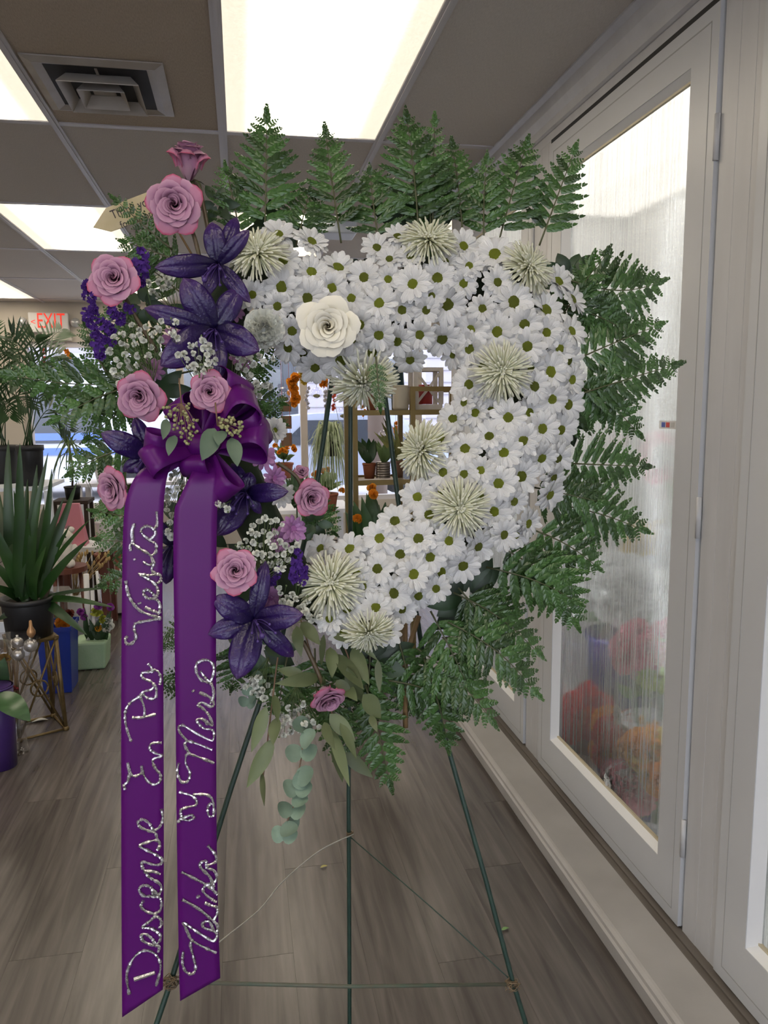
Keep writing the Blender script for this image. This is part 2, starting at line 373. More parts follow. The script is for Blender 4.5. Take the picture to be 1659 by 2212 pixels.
def wet_nodes(N, L):
    ge = N.new('ShaderNodeNewGeometry')
    def noise(sc3, det=4):
        mp = N.new('ShaderNodeMapping'); mp.inputs['Scale'].default_value = sc3; L.new(ge.outputs['Position'], mp.inputs[0])
        n = N.new('ShaderNodeTexNoise'); n.inputs['Scale'].default_value = 1; n.inputs['Detail'].default_value = det; L.new(mp.outputs[0], n.inputs['Vector']); return n
    return ge, noise
def fog_glass():
    """film of condensation on the pane: thick milky fog above, cleared by vertical run-off streaks below"""
    m = bpy.data.materials.new('condensation film'); m.use_nodes = True; nt = m.node_tree; N = nt.nodes; L = nt.links
    N.remove(N['Principled BSDF']); out = N['Material Output']; ge, noise = wet_nodes(N, L)
    st = noise((1, 120, 1.1), 3); bl = noise((1, 2.2, 1.6), 2)
    rs = N.new('ShaderNodeMapRange'); L.new(st.outputs[0], rs.inputs[0]); rs.inputs['From Min'].default_value = .42; rs.inputs['From Max'].default_value = .60
    sx = N.new('ShaderNodeSeparateXYZ'); L.new(ge.outputs['Position'], sx.inputs[0])
    cl = N.new('ShaderNodeMapRange'); L.new(sx.outputs['Z'], cl.inputs[0]); cl.inputs['From Min'].default_value = .80; cl.inputs['From Max'].default_value = 1.35; cl.inputs['To Min'].default_value = .14; cl.inputs['To Max'].default_value = .27
    b2 = N.new('ShaderNodeMath'); b2.operation = 'MULTIPLY_ADD'; L.new(bl.outputs[0], b2.inputs[0]); b2.inputs[1].default_value = .5; b2.inputs[2].default_value = .75
    cb_ = N.new('ShaderNodeMath'); cb_.operation = 'MULTIPLY'; L.new(cl.outputs[0], cb_.inputs[0]); L.new(b2.outputs[0], cb_.inputs[1])
    fg = N.new('ShaderNodeMath'); fg.operation = 'MULTIPLY_ADD'; L.new(rs.outputs[0], fg.inputs[0]); fg.inputs[1].default_value = .14; L.new(cb_.outputs[0], fg.inputs[2]); fg.use_clamp = True
    tl = N.new('ShaderNodeBsdfTranslucent'); tl.inputs[0].default_value = (.90, .90, .87, 1)
    tp = N.new('ShaderNodeBsdfTransparent'); tp.inputs[0].default_value = (.97, .97, .97, 1)
    rf = N.new('ShaderNodeBsdfRefraction'); rf.inputs['IOR'].default_value = 1.15; rf.inputs['Roughness'].default_value = .13; rf.inputs[0].default_value = (.97, .97, .97, 1)
    m0 = N.new('ShaderNodeMixShader'); m0.inputs[0].default_value = .85; L.new(tp.outputs[0], m0.inputs[1]); L.new(rf.outputs[0], m0.inputs[2])
    mx = N.new('ShaderNodeMixShader'); L.new(fg.outputs[0], mx.inputs[0]); L.new(m0.outputs[0], mx.inputs[1]); L.new(tl.outputs[0], mx.inputs[2])
    L.new(mx.outputs[0], out.inputs[0]); return m
def wet_glass():
    m = bpy.data.materials.new('beaded wet glass'); m.use_nodes = True; nt = m.node_tree; N = nt.nodes; L = nt.links
    N.remove(N['Principled BSDF']); ge, noise = wet_nodes(N, L)
    dr = N.new('ShaderNodeTexVoronoi'); dr.inputs['Scale'].default_value = 170; L.new(ge.outputs['Position'], dr.inputs['Vector'])
    st = noise((1, 90, 6), 2); hm = N.new('ShaderNodeMath'); hm.operation = 'ADD'; L.new(dr.outputs['Distance'], hm.inputs[0]); L.new(st.outputs[0], hm.inputs[1])
    gl = N.new('ShaderNodeBsdfGlossy'); gl.inputs['Roughness'].default_value = .16
    bp = N.new('ShaderNodeBump'); bp.inputs['Strength'].default_value = .8; bp.inputs['Distance'].default_value = .0025; L.new(hm.outputs[0], bp.inputs['Height']); L.new(bp.outputs[0], gl.inputs['Normal'])
    tp = N.new('ShaderNodeBsdfTransparent'); tp.inputs[0].default_value = (.985, .99, .99, 1)
    fr = schlick(N, L, .025, .40)
    mx = N.new('ShaderNodeMixShader'); L.new(fr.outputs[0], mx.inputs[0]); L.new(tp.outputs[0], mx.inputs[1]); L.new(gl.outputs[0], mx.inputs[2])
    L.new(mx.outputs[0], N['Material Output'].inputs[0]); return m
m_fog = fog_glass(); m_wet = wet_glass()
DL = ['near white cooler door cut off at the right edge of the view', 'tall white cooler door with wet fogged glass beside the wreath', 'far white cooler door half hidden behind the fern fronds']
m_steel = M('hinge steel', (.5, .5, .5), .3, metal=.8)
for n, (a, b) in enumerate(DOORS):
    z0, z1 = .052, 2.29; fw = .108; X0, X1 = XD-.012, XD+.035
    d = struct(MB().b2((X0, a, z0), (X1, b, z0+.135)).b2((X0, a, z1-.098), (X1, b, z1)).b2((X0, a, z0+.135), (X1, a+fw, z1-.098)).b2((X0, b-fw, z0+.135), (X1, b, z1-.098)).build('door_%d' % (n+1), m_door, smooth=False), DL[n])
    y0, y1, g0, g1 = a+fw, b-fw, z0+.135, z1-.098
    bd = MB()
    e = .018
    for (p, q, s_) in (((y0, g0), (y1, g0), (0, 1)), ((y0, g1), (y1, g1), (0, -1)), ((y0, g0), (y0, g1), (1, 0)), ((y1, g0), (y1, g1), (-1, 0))):
        bd.add([(X0+.002, p[0], p[1]), (X0+.002, q[0], q[1]), (X0+.028, q[0]+s_[0]*e-(s_[1] != 0)*math.copysign(e, q[0]-p[0]), q[1]+s_[1]*e-(s_[0] != 0)*math.copysign(e, q[1]-p[1])),
                (X0+.028, p[0]+s_[0]*e+(s_[1] != 0)*math.copysign(e, q[0]-p[0]), p[1]+s_[1]*e+(s_[0] != 0)*math.copysign(e, q[1]-p[1]))], [(0, 1, 2, 3)])
    bd.build('glazing_bead', m_bead, d, False)
    gs = MB()
    for (p, q) in (((y0+.014, g0+.014), (y1-.014, g0+.020)), ((y0+.014, g1-.020), (y1-.014, g1-.014))): gs.b2((X0+.022, p[0], p[1]), (X0+.030, q[0], q[1]))
    gs.build('seal', M('yellowed seal', (.62, .55, .40), .6), d, False)
    MB().b2((X0+.028, y0+.008, g0+.008), (X0+.031, y1-.008, g1-.008)).build('glass', m_wet, d, False)
    MB().b2((X0+.0315, y0+.008, g0+.008), (X0+.0325, y1-.008, g1-.008)).build('condensation', m_fog, d, False)
    gv = MB(); mo = .030
    for s0, s1 in (((a+mo, z0+.03), (b-mo, z0+.033)), ((a+mo, z1-.033), (b-mo, z1-.03)), ((a+mo, z0+.03), (a+mo+.002, z1-.03)), ((b-mo-.002, z0+.03), (b-mo, z1-.03))):
        gv.b2((X0-.0008, s0[0], s0[1]), (X0+.001, s1[0], s1[1]))
    gv.build('groove', M('groove grey', (.36, .36, .36), .6), d, False)
    MB().b2((X0+.004, a, z1), (X1, b, 2.306)).build('gap', m_black, d, False)
    for zz in (.30, 1.13, 2.0):
        hg = MB().tube([(X0+.002, a-.004, zz-.05), (X0+.002, a-.004, zz+.05)], .0065, 8); hg.build('hinge', m_white, d)
# card-payment sticker on the middle pane
st = thing('card_sticker', 'small white strip sticker with payment card logos on the cooler glass', 'sticker', None)
sp = PX(1425, 917, XD+.0148); sq = PX(1484, 917, XD+.0148); hh = .0105
MB().b2((sp.x-.0012, min(sp.y, sq.y), sp.z-hh), (sp.x, max(sp.y, sq.y), sp.z+hh)).build('backing', M('sticker white', (.75, .75, .76), .5), st, False)
for k, c in enumerate(((.08, .12, .45), (.55, .05, .04), (.5, .5, .5), (.75, .75, .78), (.05, .08, .35))):
    y = sp.y+(sq.y-sp.y)*(.16+.17*k); MB().b2((sp.x-.0018, y-.0085, sp.z-.0065), (sp.x-.0010, y+.0085, sp.z+.0065)).build('card_logo', M('logo%d' % k, c, .5), st, False)

# cooler interior
m_int = M('cooler lining', (.76, .76, .75), .5)
ci = MB(); ci.b2((2.0, .3, 0), (2.05, 3.9, 2.40)); ci.b2((XD+.06, .3, -.01), (2.05, 3.9, .03)); ci.b2((XD+.06, .3, 2.38), (2.05, 3.9, 2.42)); ci.b2((XD+.06, .25, 0), (2.05, .3, 2.4)); ci.b2((XD+.06, 3.83, 0), (2.05, 3.88, 2.4))
struct(ci.build('wall_cooler_interior', m_int, smooth=False), 'white lining of the flower cooler behind the fogged glass')
m_tube = M('cooler tube', (1, 1, 1), emit=(.93, .97, 1.0), estr=COOLER)
for k, (a, b) in enumerate(POSTS[:3]):
    y = (a+b)/2
    t = thing('cooler_lamp', 'strip lamp inside the cooler at its %s door post' % ('nearest', 'middle', 'far')[k], 'lamp', None, 'strip lamps inside the cooler')
    MB().b2((XD+.062, y-.03, .3), (XD+.075, y+.03, 2.2)).build('lamp_base', m_int, t, False)
    MB().tube([(XD+.09, y, .34), (XD+.09, y, 2.16)], .014, 10).build('tube', m_tube, t)
t = thing('cooler_lamp', 'long lamp added under the cooler ceiling to brighten the flowers', 'lamp', Matrix.Translation((1.6, 2.1, 2.36)))  # added fill lamp, raises the light inside the cooler
MB().b2((-.38, -1.7, 0), (.38, 1.7, .02)).build('housing', m_int, t, False); MB().b2((-.36, -1.65, -.012), (.36, 1.65, 0)).build('diffuser', M('cooler fill diffuser', (1, 1, 1), emit=(1, .92, .82), estr=1.5), t, False)
# ================================================================ the wreath
def Yw(py): return 1.36-.14*(py-500)/900          # the wreath leans back on its easel
def PW(px, py, df=0.): return P(px, py, Yw(py)-df)
BACK = Vector((0, -math.cos(.16), math.sin(.16)))   # front normal of the leaning wreath
m_petal = M('daisy petal', (.84, .84, .835), .5, translucent=.12, rnd=.05, spec=.3, bump=1.0, bscale=1., stretch=(2.5, 40, 1))
m_eye = M('daisy eye', (.13, .19, .006), .7, c2=(.30, .33, .01), scale=300, bump=1.0, bscale=900, rnd=.35)
m_mum = M('spider mum quill', (.66, .68, .50), .5, translucent=.5, uvramp=[(0, (.66, .70, .32)), (.25, (.86, .87, .66)), (1, (.93, .93, .86))])
m_fern = M('fern green', (.030, .085, .018), .32, c2=(.062, .135, .034), scale=9, spec=.6, rnd=.45, translucent=.18)
m_stem = M('stem green', (.06, .11, .03), .5)
m_rach = M('fern rachis', (.07, .075, .03), .5)
m_foam = M('wreath foam dark', (.012, .02, .010), .9, c2=(.02, .035, .015), scale=40, bump=1, bscale=60)  # near-black green foam, coloured so gaps between flowers look shaded

HEART = [(560, 600), (660, 640), (760, 665), (860, 650), (960, 610), (1070, 630), (1130, 760), (1100, 930), (1020, 1080), (920, 1180), (830, 1270), (770, 1340)]
LEFT = [(770, 1340), (650, 1270), (560, 1130), (490, 950), (470, 760), (500, 640), (560, 600)]
base = thing('wreath_form', 'heart-shaped foam wreath form, coloured dark to shade gaps between white daisies', 'wreath form')
for nm, pts, rr in (('form_right', HEART, .050), ('form_left', LEFT, .038)):
    b = MB(); b.tube(smoothpath([PW(x, y, -.012) for x, y in pts], 4), rr, 10); b.build('foam_roll', m_foam, base)
for (x0, y0, x1, y1) in ((875, 1330, 876, 1572), (905, 1330, 850, 1505)):
    b = MB(); b.tube([PW(x0, y0, -.03), PW(x1, y1, -.03)], .0045, 6); b.build('wooden_pick', M('pick wood', (.20, .12, .05), .7), base)

def heart_off(x, y):
    best = None
    for (a, b) in zip(HEART[:-1], HEART[1:]):
        dx, dy = b[0]-a[0], b[1]-a[1]; t = max(0, min(1, ((x-a[0])*dx+(y-a[1])*dy)/(dx*dx+dy*dy)))
        ox, oy = x-a[0]-dx*t, y-a[1]-dy*t; d = math.hypot(ox, oy)
        if best is None or d < best[0]: best = (d, ox, oy)
    return best
def wreath_place(x, y, tiltk=1.0):
    d, ox, oy = heart_off(x, y); q = min(d/150, 1.15)
    a = q*math.radians(48)*tiltk
    out = (RT*ox-UP*oy); out = out.normalized() if d > 1 else Vector((0, 0, 0))
    p = PW(x, y, .075*math.cos(min(q, 1.1)*1.35)+.015)
    n = (tocam(p)*.55+BACK*.45).normalized()
    n = n*math.cos(a)+out*math.sin(a)
    return p, n.normalized()

# --- daisies
def petal_mesh(kind):
    b = MB()
    def fn(u, v):
        a = (u-.5)*2; wv = (.50+.50*math.sin(PI*min(v*.62+.08, .7)))*(1 if v < .8 else math.sqrt(max(0, 1-((v-.8)/.215)**2)))
        if kind == 0: z = .10*math.sin(PI*v)-.05*v
        elif kind == 1: z = .20*math.sin(PI*v*.8)-.16*v*v
        else: z = .02+.16*v*v
        return (v, a*.205*wv, z-.05*abs(a)*wv+.02*math.cos(a*7)*wv*.3)
    b.grid(fn, 4, 5); return b.mesh('petal', m_petal)
PET = [petal_mesh(k) for k in range(3)]
def eye_mesh():
    b = MB(); b.lathe([(.225, -.06), (.232, .0), (.215, .05), (.16, .085), (.10, .085), (.05, .07), (.001, .075)], 18, None, .03); return b.mesh('flower_centre', m_eye)
EYE = eye_mesh()
def daisy(p, n, r, label, group, spin=None, pets=PET, eye=EYE, layers=((13, 1.0, 5), (12, .88, 22)), name='daisy', cat='flower'):
    rot = frame(n, Vector((R(-1, 1), R(-1, 1), R(-1, 1))))
    t = thing(name, label, cat, TRS(p, rot, r), group)
    for li, (cnt, ln, el) in enumerate(layers):
        off = R(0, 6.28)
        for k in range(cnt):
            az = off+2*PI*k/cnt+R(-.09, .09); e = math.radians(el+R(-9, 9)); s = ln*R(.86, 1.06)*.83
            kd = random.choice((0, 0, 1, 1, 2)) if R(0, 1) < .6 else (0 if li else 1)
            m = Matrix.Rotation(az, 4, 'Z') @ Matrix.Translation((.15, 0, .01+.03*li)) @ Matrix.Rotation(-e, 4, 'Y') @ Matrix.Rotation(R(-.2, .2), 4, 'X') @ Matrix.Diagonal((s, s*R(.95, 1.2), s, 1))
            ob('petal', pets[kd], t, m)
    if eye is not None: ob('flower_centre', eye, t, Matrix.Translation((0, 0, .03)) @ Matrix.Scale(R(1.12, 1.34), 4))
    return t
DA = [(603,503,38),(670,529,38),(612,562,38),(674,584,37),(732,570,42),(814,539,35),(859,514,33),(787,594,38),(842,565,30),(839,601,30),(887,561,30),(609,619,41),(665,642,43),(718,619,34),(759,645,31),
 (599,661,31),(544,637,33),(632,711,38),(776,700,38),(819,656,38),(869,670,34),(891,617,41),(945,600,38),(817,720,36),(858,739,38),(905,720,36),(919,669,32),(966,659,45),(956,733,40),(963,562,30),(739,771,46),
 (804,763,40),(624,749,36),(1001,612,33),(1003,524,38),(1068,553,45),(1012,578,32),(1073,612,35),(1200,612,37),(1043,667,31),(1107,654,45),(1180,670,43),(1230,650,38),(1017,713,38),(1074,716,39),(1129,703,40),
 (1180,719,37),(1228,719,39),(1015,753,41),(1137,749,40),(1208,753,34),(1229,778,40),(1014,832,43),(1150,835,37),(1191,804,43),(1228,874,41),(1186,862,35),(1147,891,32),(1097,902,40),(1061,888,37),(1025,891,34),
 (975,902,35),(1057,943,36),(1126,951,36),(1172,926,41),(959,951,39),(1005,970,38),(1218,929,40),(1089,977,41),(1170,989,37),(1207,991,37),(961,1024,37),(1003,1026,33),(1037,1017,32),(1077,1044,41),(1130,1030,43),
 (899,1069,38),(955,1059,36),(1034,1072,35),(1110,1083,33),(1180,1066,37),(927,1111,37),(1072,1107,40),(1143,1132,36),(855,1129,39),(904,1165,39),(966,1167,37),(1033,1181,38),(1082,1151,37),(822,1164,39),
 (865,1197,39),(927,1202,37),(998,1220,39),(956,1239,37),(890,1239,39),(816,1229,36),(851,1282,39),(909,1291,35),(872,1319,35),(832,1359,33),(691,1183,36),(758,1189,38),(772,1240,33),(785,1266,29),(750,1313,36),
 (811,1312,35),(713,1337,32),(741,1368,32),(680,793,38),(652,768,36),(887,781,34),(980,765,34),(700,735,34),(1040,790,32),(1110,760,30),(1000,1130,33),(1005,870,32),(1150,795,30),(780,1200,30),(940,1270,32),
 (930,640,30),(760,735,33),(1230,820,36),(1190,1030,34),(1120,1160,32)]
MUMS = [(558,550,64,'spider chrysanthemum at the top left end of the daisies',(-.3,.55)),(926,523,62,'spider chrysanthemum on the top edge',(0.1,.75)),(1138,580,62,'spider chrysanthemum at the upper right shoulder',(.45,.5)),
 (1083,803,66,'spider chrysanthemum facing front on the right arm',(.1,.0)),(915,975,66,'spider chrysanthemum facing the heart opening',(-1.0,0)),(992,1098,66,'spider chrysanthemum low on the right arm',(0,0)),
 (716,1262,72,'spider chrysanthemum at the lower left below the opening',(-.15,.1)),(795,1362,56,'spider chrysanthemum drooping at the bottom point',(.1,-1.0)),(784,822,74,'spider chrysanthemum hanging under the top lobe',(0,-.9))]
LMK = [(x, y, 'cream '+l) for x, y, r, l, _ in MUMS]+[(708, 706, 'large cream rose'), (571, 708, 'white carnation')]
DIRS = ['right of', 'lower right of', 'below', 'lower left of', 'left of', 'upper left of', 'above', 'upper right of']
used = {}
SHORT = {'cream '+l: s for (_, _, _, l, _), s in zip(MUMS, ('top left spider mum', 'top edge spider mum', 'shoulder spider mum', 'front-facing right arm spider mum', 'heart-opening spider mum', 'low right arm spider mum', 'lower left spider mum', 'bottom point spider mum', 'hanging spider mum under the top lobe'))}
ORD = ['nearest', 'second', 'third', 'fourth', 'fifth', 'sixth', 'seventh', 'eighth']
cand = []
for (x, y, r) in DA:
    lx, ly, ln = min(LMK, key=lambda l: math.hypot(l[0]-x, l[1]-y))
    k = int(round(math.atan2(y-ly, x-lx)/(PI/4))) % 8
    cand.append((ln, k, math.hypot(lx-x, ly-y)))
for i, (x, y, r) in enumerate(DA):
    ln, k, dd = cand[i]
    rank = sum(1 for c in cand if c[0] == ln and c[1] == k and c[2] < dd)
    p, n = wreath_place(x, y); p = p + n*R(-.012, .010); n = (n+RT*R(-.22, .22)+UP*R(-.26, .2)).normalized()
    daisy(p, n, r*1.14*mpp(p), '%s white green-eyed daisy %s the %s' % (ORD[rank], DIRS[k], SHORT.get(ln, ln)), 'white daisies of the heart wreath')

# --- spider chrysanthemums
def mum_mesh(seed):
    rd = random.Random(seed); b = MB()
    for ring, (cnt, el, ln) in enumerate(((36, -4, 1.0), (36, 8, 1.0), (34, 20, .97), (30, 33, .9), (26, 46, .78), (20, 58, .6), (14, 70, .42), (8, 80, .3))):
        for k in range(cnt):
            az = 2*PI*(k+rd.random()*.7)/cnt; e = math.radians(el+rd.uniform(-7, 7)); L_ = ln*rd.uniform(.82, 1.08)
            d = Vector((math.cos(az)*math.cos(e), math.sin(az)*math.cos(e), math.sin(e)*.75)); sdv = Vector((-math.sin(az), math.cos(az), 0))
            c = rd.uniform(-.08, .08); up = Vector((0, 0, 1)); pts = []
            for t in (0, .35, .7, .92, 1):
                pts.append(d*(.06+L_*t)+sdv*(c*t*t)+up*(.10*math.sin(PI*t)*.8-(.10 if ring < 2 else -.02)*t*t))
            b.tube(pts, [.018, .028, .032, .038, .016], 4)
    return b.mesh('quill_petals', m_mum)
MUMM = [mum_mesh(s) for s in (1, 2, 3)]
mum_c = MB().lathe([(.16, -.02), (.15, .08), (.10, .16), (.001, .2)], 12).mesh('flower_centre', M('mum heart', (.42, .46, .12), .7, c2=(.55, .58, .2), scale=200, bump=1, bscale=500))
for i, (x, y, r, l, tl) in enumerate(MUMS):
    p, n0 = wreath_place(x, y, .4); n = (n0+RT*tl[0]+UP*tl[1]).normalized(); p = p+tocam(p)*.018
    t = thing('spider_chrysanthemum', 'cream '+l, 'flower', TRS(p, frame(n, Vector((R(-1, 1), 1, R(-1, 1)))), r*mpp(p)*(1.0)), 'cream spider chrysanthemums')
    q = ob('quill_petals', MUMM[i % 3], t); q['kind'] = 'stuff'; ob('flower_centre', mum_c, t)

# --- roses
MAUVE = (.44, .21, .34); PALE = (.56, .34, .46)
m_rin = M('mauve rose petal', MAUVE, .55, translucent=.12, spec=.25, uvramp=[(0, (.13, .035, .075)), (.45, (.27, .11, .19)), (.82, (.37, .17, .28)), (1.0, (.52, .29, .40))], rnd=.06)  # pale rims; bases darkened in colour to shade the creases between petals
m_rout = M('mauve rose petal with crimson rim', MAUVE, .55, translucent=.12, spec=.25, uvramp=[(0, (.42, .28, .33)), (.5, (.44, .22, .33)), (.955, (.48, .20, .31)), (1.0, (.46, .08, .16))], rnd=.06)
m_wro = M('cream rose petal', (.82, .76, .60), .55, translucent=.15, spec=.25, uvramp=[(0, (.62, .56, .30)), (.4, (.80, .74, .55)), (1, (.86, .83, .72))], rnd=.03)
m_sep = M('sepal', (.05, .08, .025), .5, translucent=.1)
def rose_petal(rt, rb, h, hw, curl, point, mat, z0=0., roll=0.):
    b = MB()
    def fn(u, v):
        a = (u-.5)*2
        top = 1-(.22+.14*point)*abs(a)**1.7 + .05*point*(1-abs(a))
        vv = v*top
        wv = hw*(.35+.65*min(1, vv*1.6)**.7)
        r = .06+(rb-.06)*min(1, vv*3.2)**.6+(rt-rb)*vv**1.3*(1-.10*a*a)
        z = z0+h*(1-max(0, 1-vv)**1.6)
        c = max(0, v-.72)/.28
        r += curl*c*c*(.6+.4*math.cos(a*1.6)); z -= curl*.55*c*c*c
        r += roll*a*.12*vv
        an = a*wv
        return (r*math.cos(an), r*math.sin(an), z)
    b.grid(fn, 8, 7); return b.mesh('petal', mat)
def rose_set(min_, mout, open_=1.0):
    S = []   # (mesh, azimuth)
    def lay(cnt, rt, rb, h, hw, curl, pt, mat, ph, z0=0., roll=0., jr=.05):
        for k in range(cnt):
            S.append((rose_petal(rt*R(1-jr, 1+jr), rb, h*R(1-jr, 1+jr), hw, curl*R(.6, 1.5), pt, mat, z0, roll), ph+2*PI*k/cnt+R(-.15, .15)))
    lay(2, .05, .05, .84, 1.8, .00, 0, min_, .0, .05, .8)
    lay(3, .13, .07, .88, 1.5, .02, .2, min_, .5, .03, .8); lay(3, .22, .08, .90, 1.3, .04, .3, min_, 1.3, .02, .8)
    lay(3, .32*open_, .10, .92, 1.25, .05, .4, min_, 1.2, .0, .5)
    lay(4, .44*open_, .16, .94, 1.1, .07, .6, min_, .2, .0, .4)
    lay(4, .56*open_, .22, .92, 1.05, .09, .8, min_, .9, -.01, .3)
    lay(4, .67*open_, .28, .88, 1.0, .12, 1.0, min_, .3, -.02, .2)
    lay(4, .76*open_, .34, .82, .95, .16, 1.4, min_, 1.1, -.03)
    lay(5, .82*open_, .38, .80, .95, .20, 2.6, mout, .45, -.04)
    return S
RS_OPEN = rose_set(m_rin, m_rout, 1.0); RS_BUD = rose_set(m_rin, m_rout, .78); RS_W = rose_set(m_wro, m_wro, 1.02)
def sep_mesh():
    b = MB()
    for k in range(5):
        a = 2*PI*k/5; d = Vector((math.cos(a), math.sin(a), 0)); b.leaf(d*.08+Vector((0, 0, -.06)), d*.75+Vector((0, 0, -.10)), .2, (0, 0, 1), .1, 5)
    b.lathe([(.05, -.2), (.13, -.14), (.15, -.05), (.08, 0)], 10); return b.mesh('sepals', m_sep)
SEP = sep_mesh()
m_rstem = M('rose stem', (.09, .035, .03), .5, c2=(.07, .08, .03), scale=30)
def rose(p, n, r, label, S, stem=None, spin=0., group='mauve roses of the spray', flat=1.0, name='rose'):
    m = TRS(p, frame(n, Vector((R(-1, 1), .3, R(-1, 1)))), r) @ Matrix.Rotation(spin, 4, 'Z') @ Matrix.Translation((0, 0, -.55*flat))
    t = thing(name, label, 'flower', m @ Matrix.Diagonal((1, 1, flat, 1)), group)
    for me, az in S: ob('petal', me, t, Matrix.Rotation(az, 4, 'Z'))
    ob('sepals', SEP, t)
    if stem:
        inv = (m @ Matrix.Diagonal((1, 1, flat, 1))).inverted()
        MB().tube([inv @ q for q in smoothpath([m @ Vector((0, 0, -.1))]+list(stem), 5)], .0035/r, 6).build('stem', m_rstem, t)
    return t
def cn(p, dx, dy, k=1.0):        # normal facing the camera, turned by (right, up)
    return (tocam(p)*k+RT*dx+UP*dy).normalized()
ROSES = [(408,340,52,.0,1.45,.6,RS_BUD,'topmost mauve rose with crimson rim on a tall stem',[(428,400),(440,450),(450,500)],.105,1.6),
 (376,443,60,-.1,.12,1,RS_OPEN,'open mauve rose just below the topmost rose',[(415,500),(432,560)],.10,1),
 (245,602,54,-.25,.25,1,RS_OPEN,'leftmost mauve rose with crimson rim beside purple statice',[(290,680),(340,760)],.11,1),
 (303,858,53,-.35,-.15,1,RS_OPEN,'dusky mauve rose left of the bow loops',None,.11,1),
 (452,847,45,.0,.05,1,RS_OPEN,'mauve rose in the centre of the bow loops',None,.16,1),
 (248,1058,48,-.75,-.15,.8,RS_OPEN,'shaded mauve rose at the left edge of the ribbon tail',None,.12,1.1),
 (672,1076,48,.35,-.12,1,RS_BUD,'mauve rose inside the heart opening',[(640,1030),(600,1000)],.09,1.15),
 (509,1232,50,-.05,.0,1,RS_OPEN,'mauve rose touching the right ribbon tail',None,.13,1),
 (708,1508,47,.30,-.75,.7,RS_BUD,'lowest mauve rose drooping among the eucalyptus leaves',[(690,1460),(672,1420),(655,1385)],.11,1.15),
 (651,1020,20,.1,.6,.8,RS_BUD,'tiny pink rose bud above the rose in the opening',None,.04,1.2)]
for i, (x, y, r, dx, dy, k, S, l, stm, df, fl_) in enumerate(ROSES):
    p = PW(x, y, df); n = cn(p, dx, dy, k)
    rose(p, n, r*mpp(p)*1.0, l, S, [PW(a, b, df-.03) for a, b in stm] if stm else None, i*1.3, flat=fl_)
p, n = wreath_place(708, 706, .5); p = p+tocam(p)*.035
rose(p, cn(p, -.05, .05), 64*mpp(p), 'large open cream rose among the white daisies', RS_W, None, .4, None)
# white carnation and other frilled flowers
def frill(rad, cnt, mat, seed, nm='ruffled_petals'):
    rd = random.Random(seed); b = MB()
    for k in range(cnt):
        az = rd.uniform(0, 6.28); el = rd.uniform(.15, 1.45); ph = rd.uniform(0, 6)
        mm = Matrix.Rotation(az, 4, 'Z') @ Matrix.Rotation(-el, 4, 'Y') @ Matrix.Rotation(rd.uniform(-.6, .6), 4, 'X')
        b.grid(lambda u, v: (v*rad*(1-.25*(2*u-1)**2), (u-.5)*rad*1.1*(.2+.8*v), .11*rad*v*math.sin(u*19+ph)), 9, 3, mm)
    return b.mesh(nm, mat)
m_carn = M('carnation petal', (.86, .87, .80), .6, translucent=.4)
p, n = wreath_place(571, 708, .6); p = p+tocam(p)*.025
t = thing('carnation', 'pale white carnation at the left end of the daisies', 'flower', TRS(p, frame(n), 46*mpp(p)))
ob('ruffled_petals', frill(1, 60, m_carn, 5), t); MB().lathe([(.1, -.6), (.2, -.4), (.2, -.1)], 10).build('calyx', m_sep, t); MB().ball((0, 0, .12), .5, 12, 8, None, .06).build('petal_core', m_carn, t)
# pale purple chrysanthemums
m_pp = M('lilac petal', (.42, .20, .42), .5, translucent=.15, rnd=.12)
PPET = []
for k in range(3):
    me = PET[k].copy(); me.materials.clear(); me.materials.append(m_pp); PPET.append(me)
EYE2 = EYE.copy(); EYE2.materials.clear(); EYE2.materials.append(M('lilac heart', (.30, .10, .28), .7))
for (x, y, r, dx, dy, l, df) in ((565,985,36,.5,.3,'lilac chrysanthemum on the right side of the bow',.06),(592,1032,30,.6,-.1,'lilac chrysanthemum between bow and lily',.06),(632,1142,34,.6,.2,'lilac chrysanthemum among the baby breath below the lily',.07),
    (605,1165,30,-.2,-.1,'half hidden lilac chrysanthemum in the baby breath',.06),(585,1290,32,-.2,-.6,'lilac chrysanthemum below the small statice sprig',.06),(505,672,26,.3,.2,'dark lilac chrysanthemum between upper lily and daisies',.03),(380,735,34,.0,.4,'dusky lilac chrysanthemum behind the big lily',.02),(330,800,30,-.2,.2,'dusky lilac chrysanthemum above the left rose',.02),(520,775,30,.3,.2,'lilac chrysanthemum under the lily petal',.04)):
    p = PW(x, y, df); daisy(p, cn(p, dx, dy), r*mpp(p), l, 'lilac chrysanthemums', pets=PPET, eye=EYE2, layers=((11, 1, 8), (10, .85, 30), (7, .6, 55)), name='chrysanthemum')
for (x, y, r, dx, dy, l) in ((593,930,32,.5,.3,'white daisy peeking out right of the bow'),(607,1068,32,.5,-.2,'white daisy behind the lower lily tip'),(548,905,26,.3,.3,'white daisy bud behind the bow')):
    p = PW(x, y, .045); daisy(p, cn(p, dx, dy), r*mpp(p), l, 'white daisies in the spray', layers=((12, 1, 12), (11, .85, 35), (8, .6, 60)))

